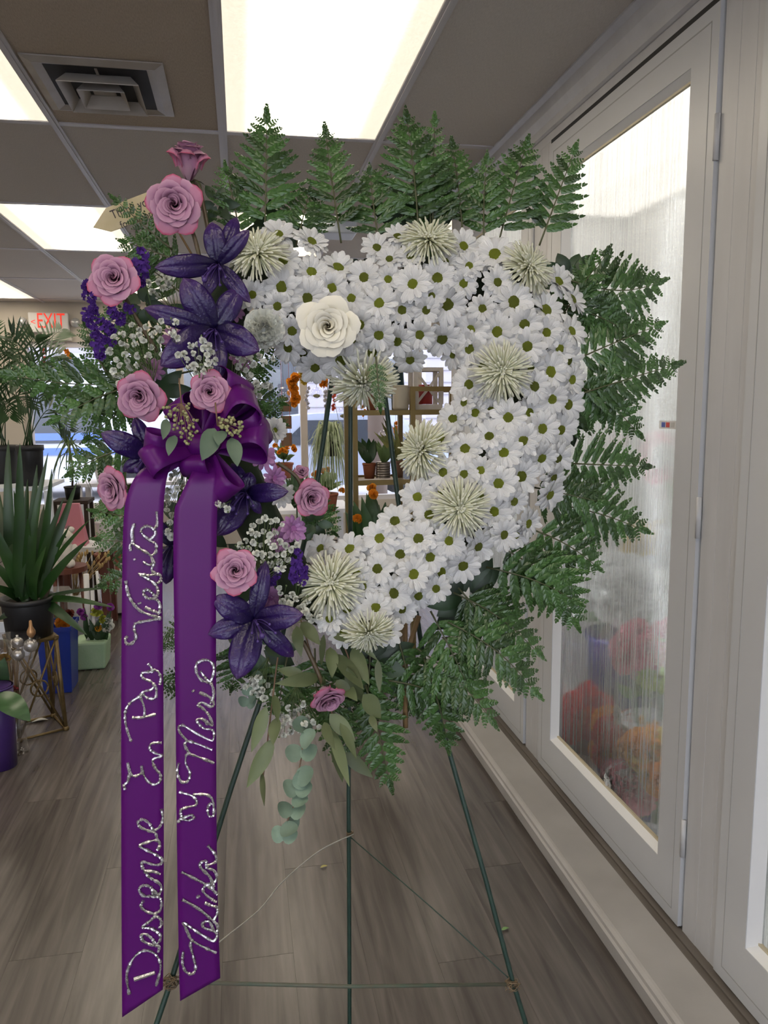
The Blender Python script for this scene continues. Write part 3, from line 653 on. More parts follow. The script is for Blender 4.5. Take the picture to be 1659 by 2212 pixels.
# --- lilies
def lily_mat():
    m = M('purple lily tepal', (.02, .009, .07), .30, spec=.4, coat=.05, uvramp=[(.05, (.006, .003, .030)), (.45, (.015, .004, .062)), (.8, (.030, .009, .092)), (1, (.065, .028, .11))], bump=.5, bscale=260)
    return m
m_lily = lily_mat()
m_stam = M('lily stamen', (.06, .03, .16), .45)
def tepal(b, c, tip, wid, nrm, arch, curl):
    d = tip-c; Ln = d.length; dn = d.normalized(); nr = (nrm-dn*nrm.dot(dn)).normalized(); sd = dn.cross(nr)
    def fn(u, v):
        a = (u-.5)*2; sh = 2.05*((v+.05)**.85)*((1.001-v)**.72)*1.06; sh = min(1.0, sh); ww = wid/2*max(sh, .02)
        return c+d*v+nr*(arch*Ln*math.sin(PI*v*.95)-curl*Ln*max(0, v-.7)**2*3)+sd*(a*ww)+nr*(-ww*.22*a*a+ww*.34*a*a*max(0, 1-v*2.2)-.16*ww*math.exp(-(a/.16)**2)+.10*ww*math.sin(v*15+a*2)*abs(a)**3)
    b.grid(fn, 12, 14)
LILY = [('upper dyed purple lily below the two top roses', (471, 572), .15, [(337,578,62,.10),(458,478,60,.02),(513,466,44,-.02),(538,497,44,.05),(539,652,46,.07),(441,642,40,.08)]),
 ('largest dyed purple lily in the middle of the spray', (463, 712), .16, [(395,600,82,.04),(311,665,54,.04),(350,788,92,.12),(557,757,82,.10),(518,622,66,.0),(472,820,60,.10)]),
 ('dyed purple lily right of the right ribbon tail', (531, 1066), .12, [(620,1062,54,.10),(470,1155,78,.10),(541,1020,44,.02),(455,1050,60,.05),(565,1110,30,.02),(500,1000,46,.0)]),
 ('lowest dyed purple lily beside the eucalyptus', (548, 1340), .15, [(652,1328,70,.10),(636,1420,52,.02),(512,1466,84,.11),(450,1370,60,.05),(462,1290,70,.04),(574,1212,52,.0)]),
 ('dark dyed purple lily left of the bow', (325, 985), .10, [(219,936,62,.06),(265,1018,44,.03),(290,900,44,.0),(400,960,50,.0),(330,1060,50,.0)]),
 ('dark dyed purple lily half hidden between the ribbon tails', (372, 1180), .06, [(358,1262,48,.05),(410,1110,50,.0),(330,1120,40,.0),(420,1240,46,.03)])]
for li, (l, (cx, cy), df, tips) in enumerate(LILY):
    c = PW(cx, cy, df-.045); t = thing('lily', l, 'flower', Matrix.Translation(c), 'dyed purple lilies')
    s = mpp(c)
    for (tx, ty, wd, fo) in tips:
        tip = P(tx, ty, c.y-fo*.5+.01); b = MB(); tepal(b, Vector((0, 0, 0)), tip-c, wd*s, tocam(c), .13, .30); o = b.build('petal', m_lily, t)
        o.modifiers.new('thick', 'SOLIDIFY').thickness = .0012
    b = MB(); st = MB()
    for k in range(6):
        a = k*1.05; e = tocam(c)*.045+RT*(.014*math.cos(a)+.012*(1 if li == 3 else -.4))*1.2+UP*(.014*math.sin(a)-.018)
        st.tube(smoothpath([(0, 0, 0), e*.5+UP*.004, e], 3), .0008, 4); st.ball(e, .0025, 6, 4)
    e = tocam(c)*.055+RT*(.012 if li == 3 else -.02)-UP*.022
    st.tube(smoothpath([(0, 0, 0), e*.5+UP*.004, e], 3), .0018, 5); st.ball(e, .0045, 7, 5)
    st.build('stamens', m_stam, t)

# --- fern fronds
def pinna_mesh(npair, seed):
    rd = random.Random(seed); b = MB()
    b.tube([(0, 0, 0), (.5, 0, .012), (1, 0, 0)], [.014, .010, .003], 3)
    for k in range(npair+1):
        t = (k+.35)/(npair+.6); ln = .29*(1-t)**.75*min(1, .6+t*2.2)+.05
        for s in ((-1, 1) if k < npair else (0,)):
            if s == 0: d = Vector((1, 0, 0)); ln2 = .13; t = .90
            else: d = Vector((.78, s*.62, 0)).normalized(); ln2 = ln*rd.uniform(.88, 1.1)
            o = Vector((t+(.02 if s > 0 else 0), 0, 0)); sd = Vector((-d.y, d.x, 0)); w_ = ln2*.36+.008
            q = rd.uniform(-.05, .04)
            prof = [(.0, .02), (.16, .78), (.36, 1.0), (.44, .82), (.60, .80), (.68, .55), (.82, .48), (1.0, .0)]
            vs = [o]+[o+d*ln2*a+sd*w_*c+Vector((0, 0, q*a-.02*c)) for a, c in prof[1:-1]]+[o+d*ln2+Vector((0, 0, q))]+[o+d*ln2*a-sd*w_*c+Vector((0, 0, q*a-.02*c)) for a, c in prof[1:-1][::-1]]
            mid = [o+d*ln2*a+Vector((0, 0, q*a+.012)) for a in (.3, .65)]
            n = len(vs); i0 = n; vs += mid
            half = n//2
            fs = []
            for i in range(half): fs.append((i, i+1, i0 if i < 3 else i0+1))
            fs.append((3, i0+1, i0))
            for i in range(half, n): fs.append((i, (i+1) % n, i0+1 if i < n-3 else i0))
            fs.append((n-3, i0, i0+1))
            b.add(vs, fs)
    return b.mesh('leaflet_blade', m_fern, False)
PIN = {k: [pinna_mesh(k, k*10+j) for j in range(2)] for k in (4, 6, 8, 11)}
def frond(base_px, tip_px, W, label, group, Yb=None, Yt=None, droop=.06, tilt=(0, 0), name='fern_frond', gap=.052, start=.16, curve=0.):
    bp = PW(*base_px, -.005) if Yb is None else P(*base_px, Yb)
    tp = PW(*tip_px, -.02+R(-.03, .03)) if Yt is None else P(*tip_px, Yt)
    L_ = (tp-bp).length; Wm = W*mpp(bp); d = (tp-bp).normalized()
    n = (tocam(bp)+RT*tilt[0]+UP*tilt[1]+RT*R(-.25, .25)+UP*R(-.15, .35)).normalized(); n = (n-d*n.dot(d)).normalized(); sd = n.cross(d)
    t = thing(name, label, 'fern', Matrix.Translation(bp), group)
    C = lambda v: d*(L_*v)+n*(droop*L_*math.sin(PI*v))+sd*(curve*L_*math.sin(PI*v))
    MB().tube([C(v/8) for v in range(9)], [.0016*(1-v/9.5)+.0002 for v in range(9)], 5).build('rachis', m_rach, t)
    v = start; k = 0; nn = max(5, int((1-start)*L_/(gap*.36)))
    step = max(.05, min(.11, .0185/L_))
    while v < .97:
        f = (1-(v-start)/(1-start))
        ln = Wm*(f**.72)*R(.92, 1.08)*min(1, .72+2*(v-start)) + .011
        ang = math.radians(64-22*(1-f)+R(-5, 5))
        for s in (-1, 1):
            tt = (C(min(1, v+.02))-C(v-.02)).normalized(); dd = (tt*math.cos(ang)+sd*s*math.sin(ang)-n*R(.0, .22)).normalized()
            nz = (n-dd*n.dot(dd)).normalized(); rot = Matrix((dd, nz.cross(dd), nz)).transposed()
            ratio = ln/.012; me = random.choice(PIN[8 if ln > .055 else 6 if ln > .032 else 4])
            ob('leaflet_blade', me, t, TRS(C(v+(.012 if s > 0 else 0)), rot, (ln, ln*max(.62, min(1.5, step*L_/(.40*ln))), ln)))
        v += step
    e = (C(1)-C(.9)).normalized(); ob('leaflet_blade', random.choice(PIN[8]), t, TRS(C(.93), frame(n, e), (L_*.12+.01, L_*.12+.01, .05)))
    return t
FR = [('topmost fern frond standing over the upper left daisies',(572,520),(576,250),98,0),('fern frond over the dip of the heart',(737,525),(704,286),80,0),('tall fern frond over the top edge spider mum',(905,510),(878,254),98,0),
 ('narrow fern tip beside the tall top frond',(935,480),(939,262),46,0),('fern frond behind the upper right daisies leaning upright',(1000,510),(977,314),74,0),('fern frond rising beside the cooler door corner',(1075,530),(1138,310),96,0),
 ('light green fern frond at the upper right corner',(1165,530),(1242,322),74,0),('short fern frond filling behind the top right daisies',(1045,530),(1052,345),66,0),('short fern frond behind the top left daisies',(640,530),(668,415),74,0),
 ('short fern frond right of the heart dip',(820,530),(800,370),88,0),('fern frond peeking left of the topmost frond',(520,520),(488,365),60,0),('short fern frond behind the top edge daisies',(930,520),(935,350),88,0),
 ('long curved fern frond on the fogged glass at the upper right',(1215,600),(1428,608),112,-.12),('fern frond pointing right with its tip high on the glass',(1225,785),(1424,702),98,0),('longest right-pointing fern frond in front of the glass',(1225,860),(1460,788),84,0),
 ('fern frond drooping right below the longest one',(1225,820),(1380,938),74,.05),('dark fern frond level with the heart opening on the right',(1205,1000),(1397,1008),88,0),('spread fern frond low on the fogged glass',(1180,1085),(1392,1146),104,.03),
 ('fern frond drooping beside the lower right daisies',(1140,1140),(1290,1225),84,.05),('fern frond over the white post at the lower right',(1120,1180),(1245,1348),94,.06),('fern frond fanning over the far cooler door',(1050,1225),(1245,1300),84,.05),
 ('fern frond across the far door pane',(980,1280),(1164,1412),94,.05),('fern frond reaching the far door sill',(960,1340),(1157,1497),84,.05),('fern frond low over the ledge',(900,1400),(1064,1560),88,.05),
 ('fern frond hanging straight down by the easel leg',(915,1420),(968,1612),74,.03),('fern frond below the bottom point pointing right',(840,1470),(985,1520),74,.05),('fern frond hanging beneath the lowest rose',(790,1480),(843,1695),78,.0),
 ('small fern frond between the hanging eucalyptus leaves',(715,1480),(742,1650),60,0),('fern frond tucked behind the right shoulder daisies',(1180,650),(1365,722),84,.05),('fern frond hugging the right arm of daisies',(1170,900),(1335,865),84,0),
 ('fern frond tucked under the right arm',(1140,1050),(1300,1085),84,0),('upright fern frond behind the right shoulder',(1190,720),(1310,545),70,0),('fern frond under the lower right daisies',(1080,1180),(1200,1250),80,0),
 ('fern frond in the shade below the lower daisies',(990,1270),(1100,1395),88,0),('fern frond hanging below the bottom daisies',(930,1320),(1010,1480),88,0),('dense fern frond under the bottom point',(860,1380),(900,1540),84,0),('fern frond in the dark under the bottom mum',(800,1400),(790,1560),80,0),
 ('very long fern frond reaching across the palm at the left',(420,800),(10,808),98,.06),('fern frond against the bright window left of the bow',(360,820),(118,908),74,-.03),('short fern frond silhouetted in the window',(310,850),(188,947),54,0),
 ('fern frond under the dark lily against the window',(300,965),(152,1022),60,-.05),('small fern frond left of the ribbon fold',(345,1130),(206,1104),50,0),('small fern frond left of the first ribbon tail',(340,1180),(212,1165),50,0),('fern frond curling down left of the ribbon',(330,1190),(222,1262),50,.1),
 ('pale fern frond in front of the arrow tag',(372,540),(250,432),24,0),('fern frond below the second rose',(400,570),(268,522),62,.0),('tiny fern tip beside the statice',(235,810),(184,702),26,.05),('fern frond filling left of the lilies',(400,640),(300,560),66,0),
 ('dark fern frond behind the baby breath at left',(400,790),(200,740),70,.05),('dark fern frond under the leftmost rose',(380,720),(215,690),66,0),('fern frond between bow and heart opening',(500,850),(608,872),52,0),('fern frond right of the largest lily',(500,800),(600,765),50,0),('fern frond beside the bow tips',(520,880),(612,915),44,0),
 ('fern tip showing between the two ribbon tails',(440,1330),(352,1392),44,0),('low fern tip between the ribbon tails',(450,1480),(350,1475),44,0),('fern frond behind the lowest lily',(520,1380),(500,1485),60,0),('fern frond behind the low baby breath',(620,1420),(600,1540),80,0),
 ('dark fern frond inside the heart below the rose',(650,1090),(720,1150),56,0),('fern frond behind the drooping rose',(680,1400),(690,1560),80,0)]
ff = 0
for (l, bp_, tp_, W, cv) in FR: frond(bp_, tp_, W, l, 'fern fronds of the wreath', curve=cv, droop=R(.02, .09))
frond((812, 770), (821, 876), 11, 'small fern tip hanging in front of the hanging spider mum', 'fern fronds of the wreath', Yb=1.19, Yt=1.18, droop=.0)

# --- statice
m_stat = M('purple statice', (.045, .008, .15), .8, c2=(.075, .015, .23), scale=120, translucent=.1)
def statice_mesh(seed):
    rd = random.Random(seed); b = MB()
    for k in range(26):
        c = Vector((rd.uniform(-.5, .5), rd.uniform(-1, 1), rd.uniform(-.35, .45)))
        c.x *= 1-.5*abs(c.y)
        for j in range(7):
            mm = Matrix.Translation(c) @ Matrix.Rotation(rd.uniform(0, 6.3), 4, 'Z') @ Matrix.Rotation(rd.uniform(-1.3, .2), 4, 'Y'); ph = rd.uniform(0, 6)
            b.grid(lambda u, v: (v*.24, (u-.5)*.30*(.3+v), .05*v*math.sin(u*14+ph)), 4, 2, mm)
    return b.mesh('florets', m_stat)
STM = [statice_mesh(k) for k in range(3)]
STA = [('purple statice behind the leftmost rose', [(305,578,26,40,.2)], (330,680)), ('tall purple statice spike at the far left edge', [(186,630,14,24,.1),(200,655,14,26,.1),(186,680,14,15,0),(203,676,14,14,.3),(195,694,14,14,0)], (260,800)),
 ('purple statice spray under the leftmost rose', [(252,682,22,22,-.9),(230,705,20,22,-.8),(280,668,14,14,-.9),(210,722,16,22,-.5),(212,748,20,28,-.2),(236,738,14,16,-1)], (330,800)),
 ('purple statice tuft left of the lower left spider mum', [(640,1222,20,36,.15),(655,1245,14,22,.2)], (640,1300)), ('small purple statice tuft below the mauve rose', [(598,1238,12,14,0),(590,1255,14,12,.3)], (600,1300))]
for i, (l, tufts, sp) in enumerate(STA):
    c0 = PW(tufts[0][0], tufts[0][1], .10); t = thing('statice_sprig', l, 'flower', Matrix.Translation(c0), 'purple statice sprigs')
    for j, (x, y, hw, hh, a) in enumerate(tufts):
        p = PW(x, y, .10); f = ob('florets', STM[(i+j) % 3], t, Matrix.Translation(p-c0) @ (frame(tocam(p), RT) @ Matrix.Rotation(-a, 3, 'Z')).to_4x4() @ Matrix.Diagonal((hw*1.25*mpp(p), hh*.95*mpp(p), hw*mpp(p), 1))); f['kind'] = 'stuff'
    e = PW(*sp, .05)
    sb = MB()
    for (x, y, hw, hh, a) in tufts: sb.tube(smoothpath([e-c0, (e-c0)*.5+(PW(x, y, .09)-c0)*.5+UP*.004, PW(x, y, .095)-c0], 3), .0012, 4)
    sb.build('stem', m_stem, t)

# --- baby's breath
m_gyp = M('baby breath blossom', (.74, .75, .68), .7, translucent=.2, rnd=.12)
def gyp_mesh(seed):
    rd = random.Random(seed); b = MB()
    for k in range(20):
        az = rd.uniform(0, 6.28); el = rd.uniform(-.4, 1.5); ph = rd.uniform(0, 6)
        mm = Matrix.Rotation(az, 4, 'Z') @ Matrix.Rotation(-el, 4, 'Y') @ Matrix.Rotation(rd.uniform(-.8, .8), 4, 'X')
        b.grid(lambda u, v: (v*(1-.2*(2*u-1)**2), (u-.5)*.85*(.3+.7*v), .16*v*math.sin(u*8+ph)), 3, 2, mm)
    return b.mesh('blossom', m_gyp)
GYP = [gyp_mesh(k) for k in range(3)]
m_gst = M('baby breath stem', (.12, .17, .06), .6)
GY_ = [('baby breath cloud below the statice spray',(300,745),[(250,730),(262,722),(285,705),(300,712),(318,705),(330,722),(345,735),(310,735),(292,742),(275,750),(325,750),(300,722),(340,712),(262,742),(318,768),(296,770),(350,765),(285,728)],(330,830),.11),
 ('baby breath over the largest lily',(430,770),[(414,748),(426,742),(437,736),(440,752),(452,745),(458,760),(446,768),(430,775),(418,762),(405,775),(398,765),(435,790),(450,785),(420,790),(408,792),(440,802),(455,800),(425,808),(386,768),(466,780)],(440,850),.17),
 ('baby breath at the left above the dusky rose',(255,800),[(238,757),(270,765),(252,775),(258,790),(245,800),(262,808),(280,795),(290,810),(250,815),(275,780),(296,790),(255,830),(268,822)],(330,860),.10),
 ('baby breath behind the upper lily stems',(365,600),[(350,590),(358,604),(345,612),(372,598),(340,600),(356,622),(368,612),(340,640),(330,630),(322,612),(375,585)],(380,680),.05),
 ('baby breath dots on the lily petal tips',(370,700),[(350,694),(379,697),(371,718),(385,730)],(380,740),.18),
 ('baby breath right of the largest lily',(530,775),[(505,760),(516,770),(526,782),(540,775),(550,790),(560,770),(570,785),(530,800),(545,808),(515,792),(575,760),(590,775),(556,750)],(500,840),.10),
 ('baby breath by the bow tips at the right',(560,820),[(540,815),(552,828),(562,840),(548,842),(572,830),(585,835),(560,855),(530,828)],(520,860),.07),
 ('baby breath hanging between the ribbon tails',(395,1070),[(378,1022),(372,1032),(388,1042),(382,1056),(378,1070),(394,1075),(362,1060),(358,1078),(412,1028),(420,1045),(402,1058),(396,1100),(360,1102),(372,1112),(366,1128),(380,1140),(392,1150),(364,1150),(405,1098),(362,1090),(372,1160),(388,1128)],(400,1000),.11),
 ('large baby breath cluster right of the mauve rose',(580,1170),[(545,1135),(560,1128),(572,1120),(586,1128),(598,1122),(610,1135),(540,1150),(556,1155),(570,1148),(584,1155),(596,1150),(530,1168),(548,1172),(564,1178),(578,1172),(592,1180),(604,1170),(616,1178),(536,1188),(552,1195),(568,1198),(584,1200),(600,1198),(614,1196),(630,1188),(640,1178),(622,1208),(604,1215),(586,1218),(568,1214),(550,1210),(598,1230),(612,1228),(520,1180)],(560,1260),.12),
 ('baby breath beside the lower left spider mum',(645,1300),[(608,1282),(620,1292),(632,1286),(612,1300),(628,1304),(640,1296),(655,1310),(660,1322),(648,1318),(668,1330),(680,1318),(672,1342),(690,1335),(664,1298),(605,1270)],(600,1340),.09),
 ('baby breath under the drooping rose',(650,1545),[(610,1520),(622,1530),(634,1540),(646,1532),(620,1552),(632,1562),(645,1556),(658,1566),(640,1575),(652,1582),(628,1580),(664,1550),(676,1560),(612,1568),(668,1578),(690,1570),(605,1545),(655,1520),(600,1530),(612,1588)],(640,1480),.05),
 ('baby breath below the lowest lily',(560,1480),[(540,1475),(552,1482),(565,1490),(578,1480),(560,1500),(545,1498),(590,1495),(530,1485),(572,1508),(556,1465)],(580,1420),.04),
 ('baby breath dots over the second ribbon tail top',(400,1060),[(478,1092),(490,1098),(470,1088)],(500,1080),.15)]
for i, (l, c, pts, root, df) in enumerate(GY_):
    c0 = PW(*root, df-.03); t = thing('baby_breath_sprig', l, 'flower', Matrix.Translation(c0), "baby's breath sprigs")
    sb = MB()
    for (x, y) in pts:
        p = PW(x+R(-2, 2), y+R(-2, 2), df+R(-.02, .02))-c0
        s = R(6.5, 10)*mpp(c0)
        ob('blossom', random.choice(GYP), t, TRS(p, frame(cn(p+c0, R(-.6, .6), R(-.2, .9)), Vector((R(-1, 1), R(-1, 1), R(-1, 1)))), s))
        sb.tube(smoothpath([Vector((0, 0, 0)), p*.55+Vector((R(-.005, .005), 0, R(-.006, .004))), p], 3), .0005, 3)
    for k in range(len(pts)//2):
        x, y = random.choice(pts); p = PW(x+R(-16, 16), y+R(-16, 16), df)-c0
        sb.ball(p, .0016, 5, 4); sb.tube([p*.7, p], .0004, 3)
    sb.build('stem', m_gst, t)

# --- eucalyptus
m_will = M('willow eucalyptus leaf', (.085, .11, .045), .5, c2=(.14, .17, .075), scale=14, rnd=.3, translucent=.15)
m_euc = M('silver eucalyptus leaf', (.10, .16, .115), .6, c2=(.24, .33, .25), scale=22, rnd=.2, translucent=.08, detail=5)
m_estem = M('eucalyptus twig', (.16, .09, .05), .6)
m_seed = M('eucalyptus seed', (.26, .27, .11), .6, c2=(.33, .32, .16), scale=80)
WL = [('willow eucalyptus branch with long leaves hanging left of the lowest rose', (600,1420), [(575,1525,543,1625,25),(590,1595,533,1702,30),(598,1550,590,1610,25),(566,1668,571,1742,13),(592,1500,600,1560,18)], [(600,1420),(590,1500),(578,1600),(568,1680)]),
 ('willow eucalyptus branch with broad leaves around the lowest rose', (650,1340), [(690,1463,594,1477,26),(658,1460,598,1446,21),(650,1345,692,1394,26),(641,1352,651,1420,22),(713,1398,717,1465,26),(700,1370,694,1440,14),(735,1345,705,1362,16)], [(650,1340),(665,1390),(680,1440),(690,1465)]),
 ('willow eucalyptus branch fanning right of the lowest rose', (720,1360), [(727,1412,786,1490,32),(762,1398,798,1480,29),(750,1440,790,1520,28),(784,1500,823,1552,34),(742,1350,817,1428,18),(816,1425,820,1498,14),(719,1371,755,1388,14),(800,1545,815,1582,14),(740,1480,772,1515,24),(725,1470,760,1500,22)], [(720,1360),(745,1400),(765,1460),(785,1510)]),
 ('willow eucalyptus branch drooping below the lowest rose', (715,1540), [(712,1542,768,1602,30),(716,1575,755,1700,22),(743,1625,806,1680,25),(720,1600,740,1690,26),(735,1560,770,1640,20),(700,1560,724,1620,20)], [(715,1520),(720,1560),(735,1620),(748,1660)])]
for (l, c, leaves, stem) in WL:
    c0 = PW(*c, .06); t = thing('willow_eucalyptus', l, 'branch', Matrix.Translation(c0), 'willow eucalyptus branches')
    for (x0, y0, x1, y1, w_) in leaves:
        a = PW(x0, y0, .075+R(-.01, .02))-c0; b_ = PW(x1, y1, .085+R(-.02, .03))-c0; b = MB()
        b.leaf(a, b_, w_*1.15*mpp(c0), tocam(c0)+RT*R(-.6, .6)+UP*R(-.1, .5), R(-.05, .1), 8, R(.1, .35), lambda v: max(.02, math.sin(PI*(v**.75))**.9), nu=2); b.build('leaf', m_will, t)
    MB().tube(smoothpath([PW(x, y, .07)-c0 for x, y in stem], 4), .0013, 5).build('twig', m_estem, t)
def roundleaf(b, p, r, n, side):
    n = n.normalized(); x = (side-n*side.dot(n)).normalized(); y = n.cross(x)
    vs = [p]; seg = 14
    for rg in (.5, 1.0):
        for k in range(seg):
            a = 2*PI*k/seg; rr = r*rg*(1-.12*max(0, math.cos(a)))
            vs.append(p+x*(r*.9+rr*math.cos(a)*1.0)*1.0+y*rr*1.05*math.sin(a)+n*(r*.16*(rg**2)*math.cos(2*a)+r*.1*rg))
    vs[0] = p+x*r*.9
    fs = [(0, 1+k, 1+(k+1) % seg) for k in range(seg)]+[(1+k, 1+seg+k, 1+seg+(k+1) % seg, 1+(k+1) % seg) for k in range(seg)]
    b.add(vs, fs)
def silver(l, pts, r0, r1, df):
    c0 = PW(*pts[0], df); t = thing('silver_eucalyptus', l, 'branch', Matrix.Translation(c0), 'silver eucalyptus branches')
    path = smoothpath([PW(x, y, df)-c0 for x, y in pts], 4); MB().tube(path, .0012, 5).build('twig', m_estem, t)
    n = len(path); N_ = max(3, int(round((path[0]-path[-1]).length/(1.45*r0*mpp(c0)))))
    for k in range(N_+1):
        i = min(n-1, int(round(k/N_*(n-1)))); f = k/N_; r = (r0+(r1-r0)*f)*mpp(c0)*R(.9, 1.1)
        d = (path[min(i+1, n-1)]-path[max(i-1, 0)]).normalized()
        for s in (-1, 1):
            b = MB(); fc = k % 2
            sd = (RT*s*(1 if fc else .35)+tocam(c0)*(.1 if fc else .8)*s+d*R(.1, .5)).normalized()
            nr = (UP*R(-.2, .8)+tocam(c0)*(R(.5, 1.0) if fc else .4)-RT*s*R(.1, .5)).normalized()
            roundleaf(b, path[i], r, nr, sd); b.build('leaf', m_euc, t)
    return t
silver('silver dollar eucalyptus strand hanging lowest of all in front of the floor', [(657,1585),(650,1640),(642,1690),(638,1730),(622,1770),(614,1800)], 21, 19, .07)
silver('short round-leaf eucalyptus sprig by the right ribbon tail', [(560,1470),(545,1495),(535,1515)], 14, 13, .03)
SEEDS = [('seeded eucalyptus spray over the bow left of centre', (392,872), [(358,885),(370,893),(382,880),(395,890),(405,880),(376,905),(388,912),(400,905),(412,918),(420,928),(402,930),(392,940),(415,945),(405,955),(366,900),(380,922),(410,935),(420,912)], [(360,905,352,950,22),(378,940,364,985,24)]),
 ('seeded eucalyptus spray over the bow right of centre', (470,920), [(478,905),(486,912),(494,905),(502,915),(510,908),(518,918),(508,928),(496,930),(486,925),(516,936),(505,942),(476,916),(522,926)], [(464,925,436,995,44),(480,930,472,962,30),(500,945,513,1008,34)])]
for (l, c, seeds, leaves) in SEEDS:
    c0 = PW(*c, .19); t = thing('seeded_eucalyptus', l, 'branch', Matrix.Translation(c0), 'seeded eucalyptus sprays'); sb = MB(); tw = MB()
    for (x, y) in seeds:
        for q in range(3):
            p = PW(x+R(-7, 7), y+R(-7, 7), .19+R(-.01, .015))-c0; s = 4.6*mpp(c0)
            mm = TRS(p, frame(cn(p+c0, R(-1, 1), R(-1, 1))), s); sb.lathe([(.1, -1.2), (.35, -.6), (.75, -.1), (.8, .4), (.6, .7), (.1, 1.2)], 7, mm)
        p = PW(x, y, .19)-c0; tw.tube(smoothpath([Vector((0, 0, 0)), p*.6+UP*.003, p], 3), .0007, 4)
    o = sb.build('seed_clusters', m_seed, t); o['kind'] = 'stuff'; tw.tube([Vector((0, 0, 0)), UP*.03+RT*-.003, PW(c[0]-5, c[1]-55, .12)-c0], .0012, 5); tw.build('twig', m_estem, t)
    for (x0, y0, x1, y1, w_) in leaves:
        b = MB(); b.leaf(PW(x0, y0, .19)-c0, PW(x1, y1, .205)-c0, w_*mpp(c0), tocam(c0)+RT*R(-.3, .3), .06, 7, .2); b.build('leaf', M('eucalyptus grey leaf', (.07, .11, .075), .55, c2=(.10, .15, .10), scale=20), t)
# small broad leaves filling the spray
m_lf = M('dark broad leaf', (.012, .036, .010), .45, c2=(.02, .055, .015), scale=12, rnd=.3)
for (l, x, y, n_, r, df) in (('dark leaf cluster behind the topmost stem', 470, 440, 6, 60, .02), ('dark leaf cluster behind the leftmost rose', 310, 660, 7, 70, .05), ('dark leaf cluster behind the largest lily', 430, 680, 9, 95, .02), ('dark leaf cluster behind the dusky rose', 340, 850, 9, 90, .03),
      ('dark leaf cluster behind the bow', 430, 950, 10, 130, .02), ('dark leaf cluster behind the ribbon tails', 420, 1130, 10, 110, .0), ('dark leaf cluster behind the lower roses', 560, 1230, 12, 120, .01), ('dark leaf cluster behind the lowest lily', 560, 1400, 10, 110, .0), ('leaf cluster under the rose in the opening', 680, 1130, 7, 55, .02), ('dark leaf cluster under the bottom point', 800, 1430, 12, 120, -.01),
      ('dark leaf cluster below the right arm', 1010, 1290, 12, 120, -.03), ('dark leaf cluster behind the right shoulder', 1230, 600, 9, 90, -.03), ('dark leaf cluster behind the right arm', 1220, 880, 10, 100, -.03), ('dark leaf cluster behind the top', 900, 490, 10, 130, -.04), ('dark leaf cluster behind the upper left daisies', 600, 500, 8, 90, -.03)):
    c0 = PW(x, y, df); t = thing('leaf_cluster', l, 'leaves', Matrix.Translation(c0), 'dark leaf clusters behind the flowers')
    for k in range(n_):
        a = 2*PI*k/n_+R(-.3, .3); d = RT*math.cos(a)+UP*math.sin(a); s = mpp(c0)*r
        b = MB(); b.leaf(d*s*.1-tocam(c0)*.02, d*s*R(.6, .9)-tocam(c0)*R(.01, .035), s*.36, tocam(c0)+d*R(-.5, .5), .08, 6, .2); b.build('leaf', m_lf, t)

# --- purple ribbon: bow, tails, glitter writing
m_rib = M('purple satin ribbon', (.082, .003, .118), .38, spec=.28, sheen=.0, c2=(.090, .004, .128), scale=3)
knot = PW(440, 962, .12)
bow = thing('ribbon_bow', 'purple satin ribbon bow with two long lettered tails', 'ribbon', Matrix.Translation(knot))
def loop(tx, ty, df, wpx, hgt, axis):
    tip = PW(tx, ty, df)-knot; L_ = tip.length; d = tip.normalized(); ax = Vector(axis); ax = (ax-d*ax.dot(d)).normalized(); n = d.cross(ax); s = mpp(knot); b = MB()
    def fn(u, v):
        al = math.sin(PI*v)**.75*L_; nn = hgt*math.sin(2*PI*v)*(.35+.65*math.sin(PI*v)); ww = wpx*s*(.32+.68*math.sin(PI*v)**.6)
        return d*al+n*nn+ax*((u-.5)*ww)
    b.grid(fn, 4, 22); o = b.build('loop', m_rib, bow); o.modifiers.new('thick', 'SOLIDIFY').thickness = .0006
V3 = lambda a, b_, c: RT*a+UP*b_+tocam(knot)*c
loop(508, 808, .13, 78, .030, V3(.75, .2, -.55)); loop(572, 905, .14, 84, .034, V3(.1, .85, .5)); loop(578, 948, .15, 84, .030, V3(.25, .8, -.6)); loop(545, 860, .17, 80, .028, V3(.7, .5, .5))
loop(313, 962, .16, 66, .020, V3(.05, .9, .45)); loop(316, 1002, .17, 62, .018, V3(-.05, .85, -.5)); loop(388, 862, .12, 66, .026, V3(.8, .3, .5)); loop(495, 1072, .15, 66, .022, V3(.85, .1, .5)); loop(365, 925, .10, 60, .024, V3(.2, .9, -.4)); loop(420, 1020, .15, 60, .018, V3(.8, -.3, .5))
b = MB(); b.tube([V3(-.022, 0, .01), V3(-.012, .0, .016), V3(.012, 0, .016), V3(.022, 0, .01)], [.010, .017, .017, .010], 10); b.build('knot', m_rib, bow)
YT = 1.115
def tail(left, right, path_top):
    """left/right: lists of (x, y) photo points of the two long edges, hanging in the plane y = YT"""
    b = MB(); n = len(left)
    lp = smoothpath([(x, y, 0) for x, y in left], 6); rp = smoothpath([(x, y, 0) for x, y in right], 6)
    def fn(u, v):
        k = v*(len(lp)-1); i = min(int(k), len(lp)-2); f = k-i
        a = lp[i].lerp(lp[i+1], f); c = rp[i].lerp(rp[i+1], f); q = a.lerp(c, u)
        dy = .012*math.exp(-((q.y-1015)/40)**2)*-1 + .0025*math.sin(q.y*.009)+.002*math.sin(u*PI)
        zig = 0
        if v > .985: pass
        back = max(0, (1045-q.y)/45)**2*.03
        return P(q.x, q.y, YT-dy*.3+back)-knot
    b.grid(fn, 6, 60); o = b.build('tail', m_rib, bow); o.modifiers.new('thick', 'SOLIDIFY').thickness = .0006; return o
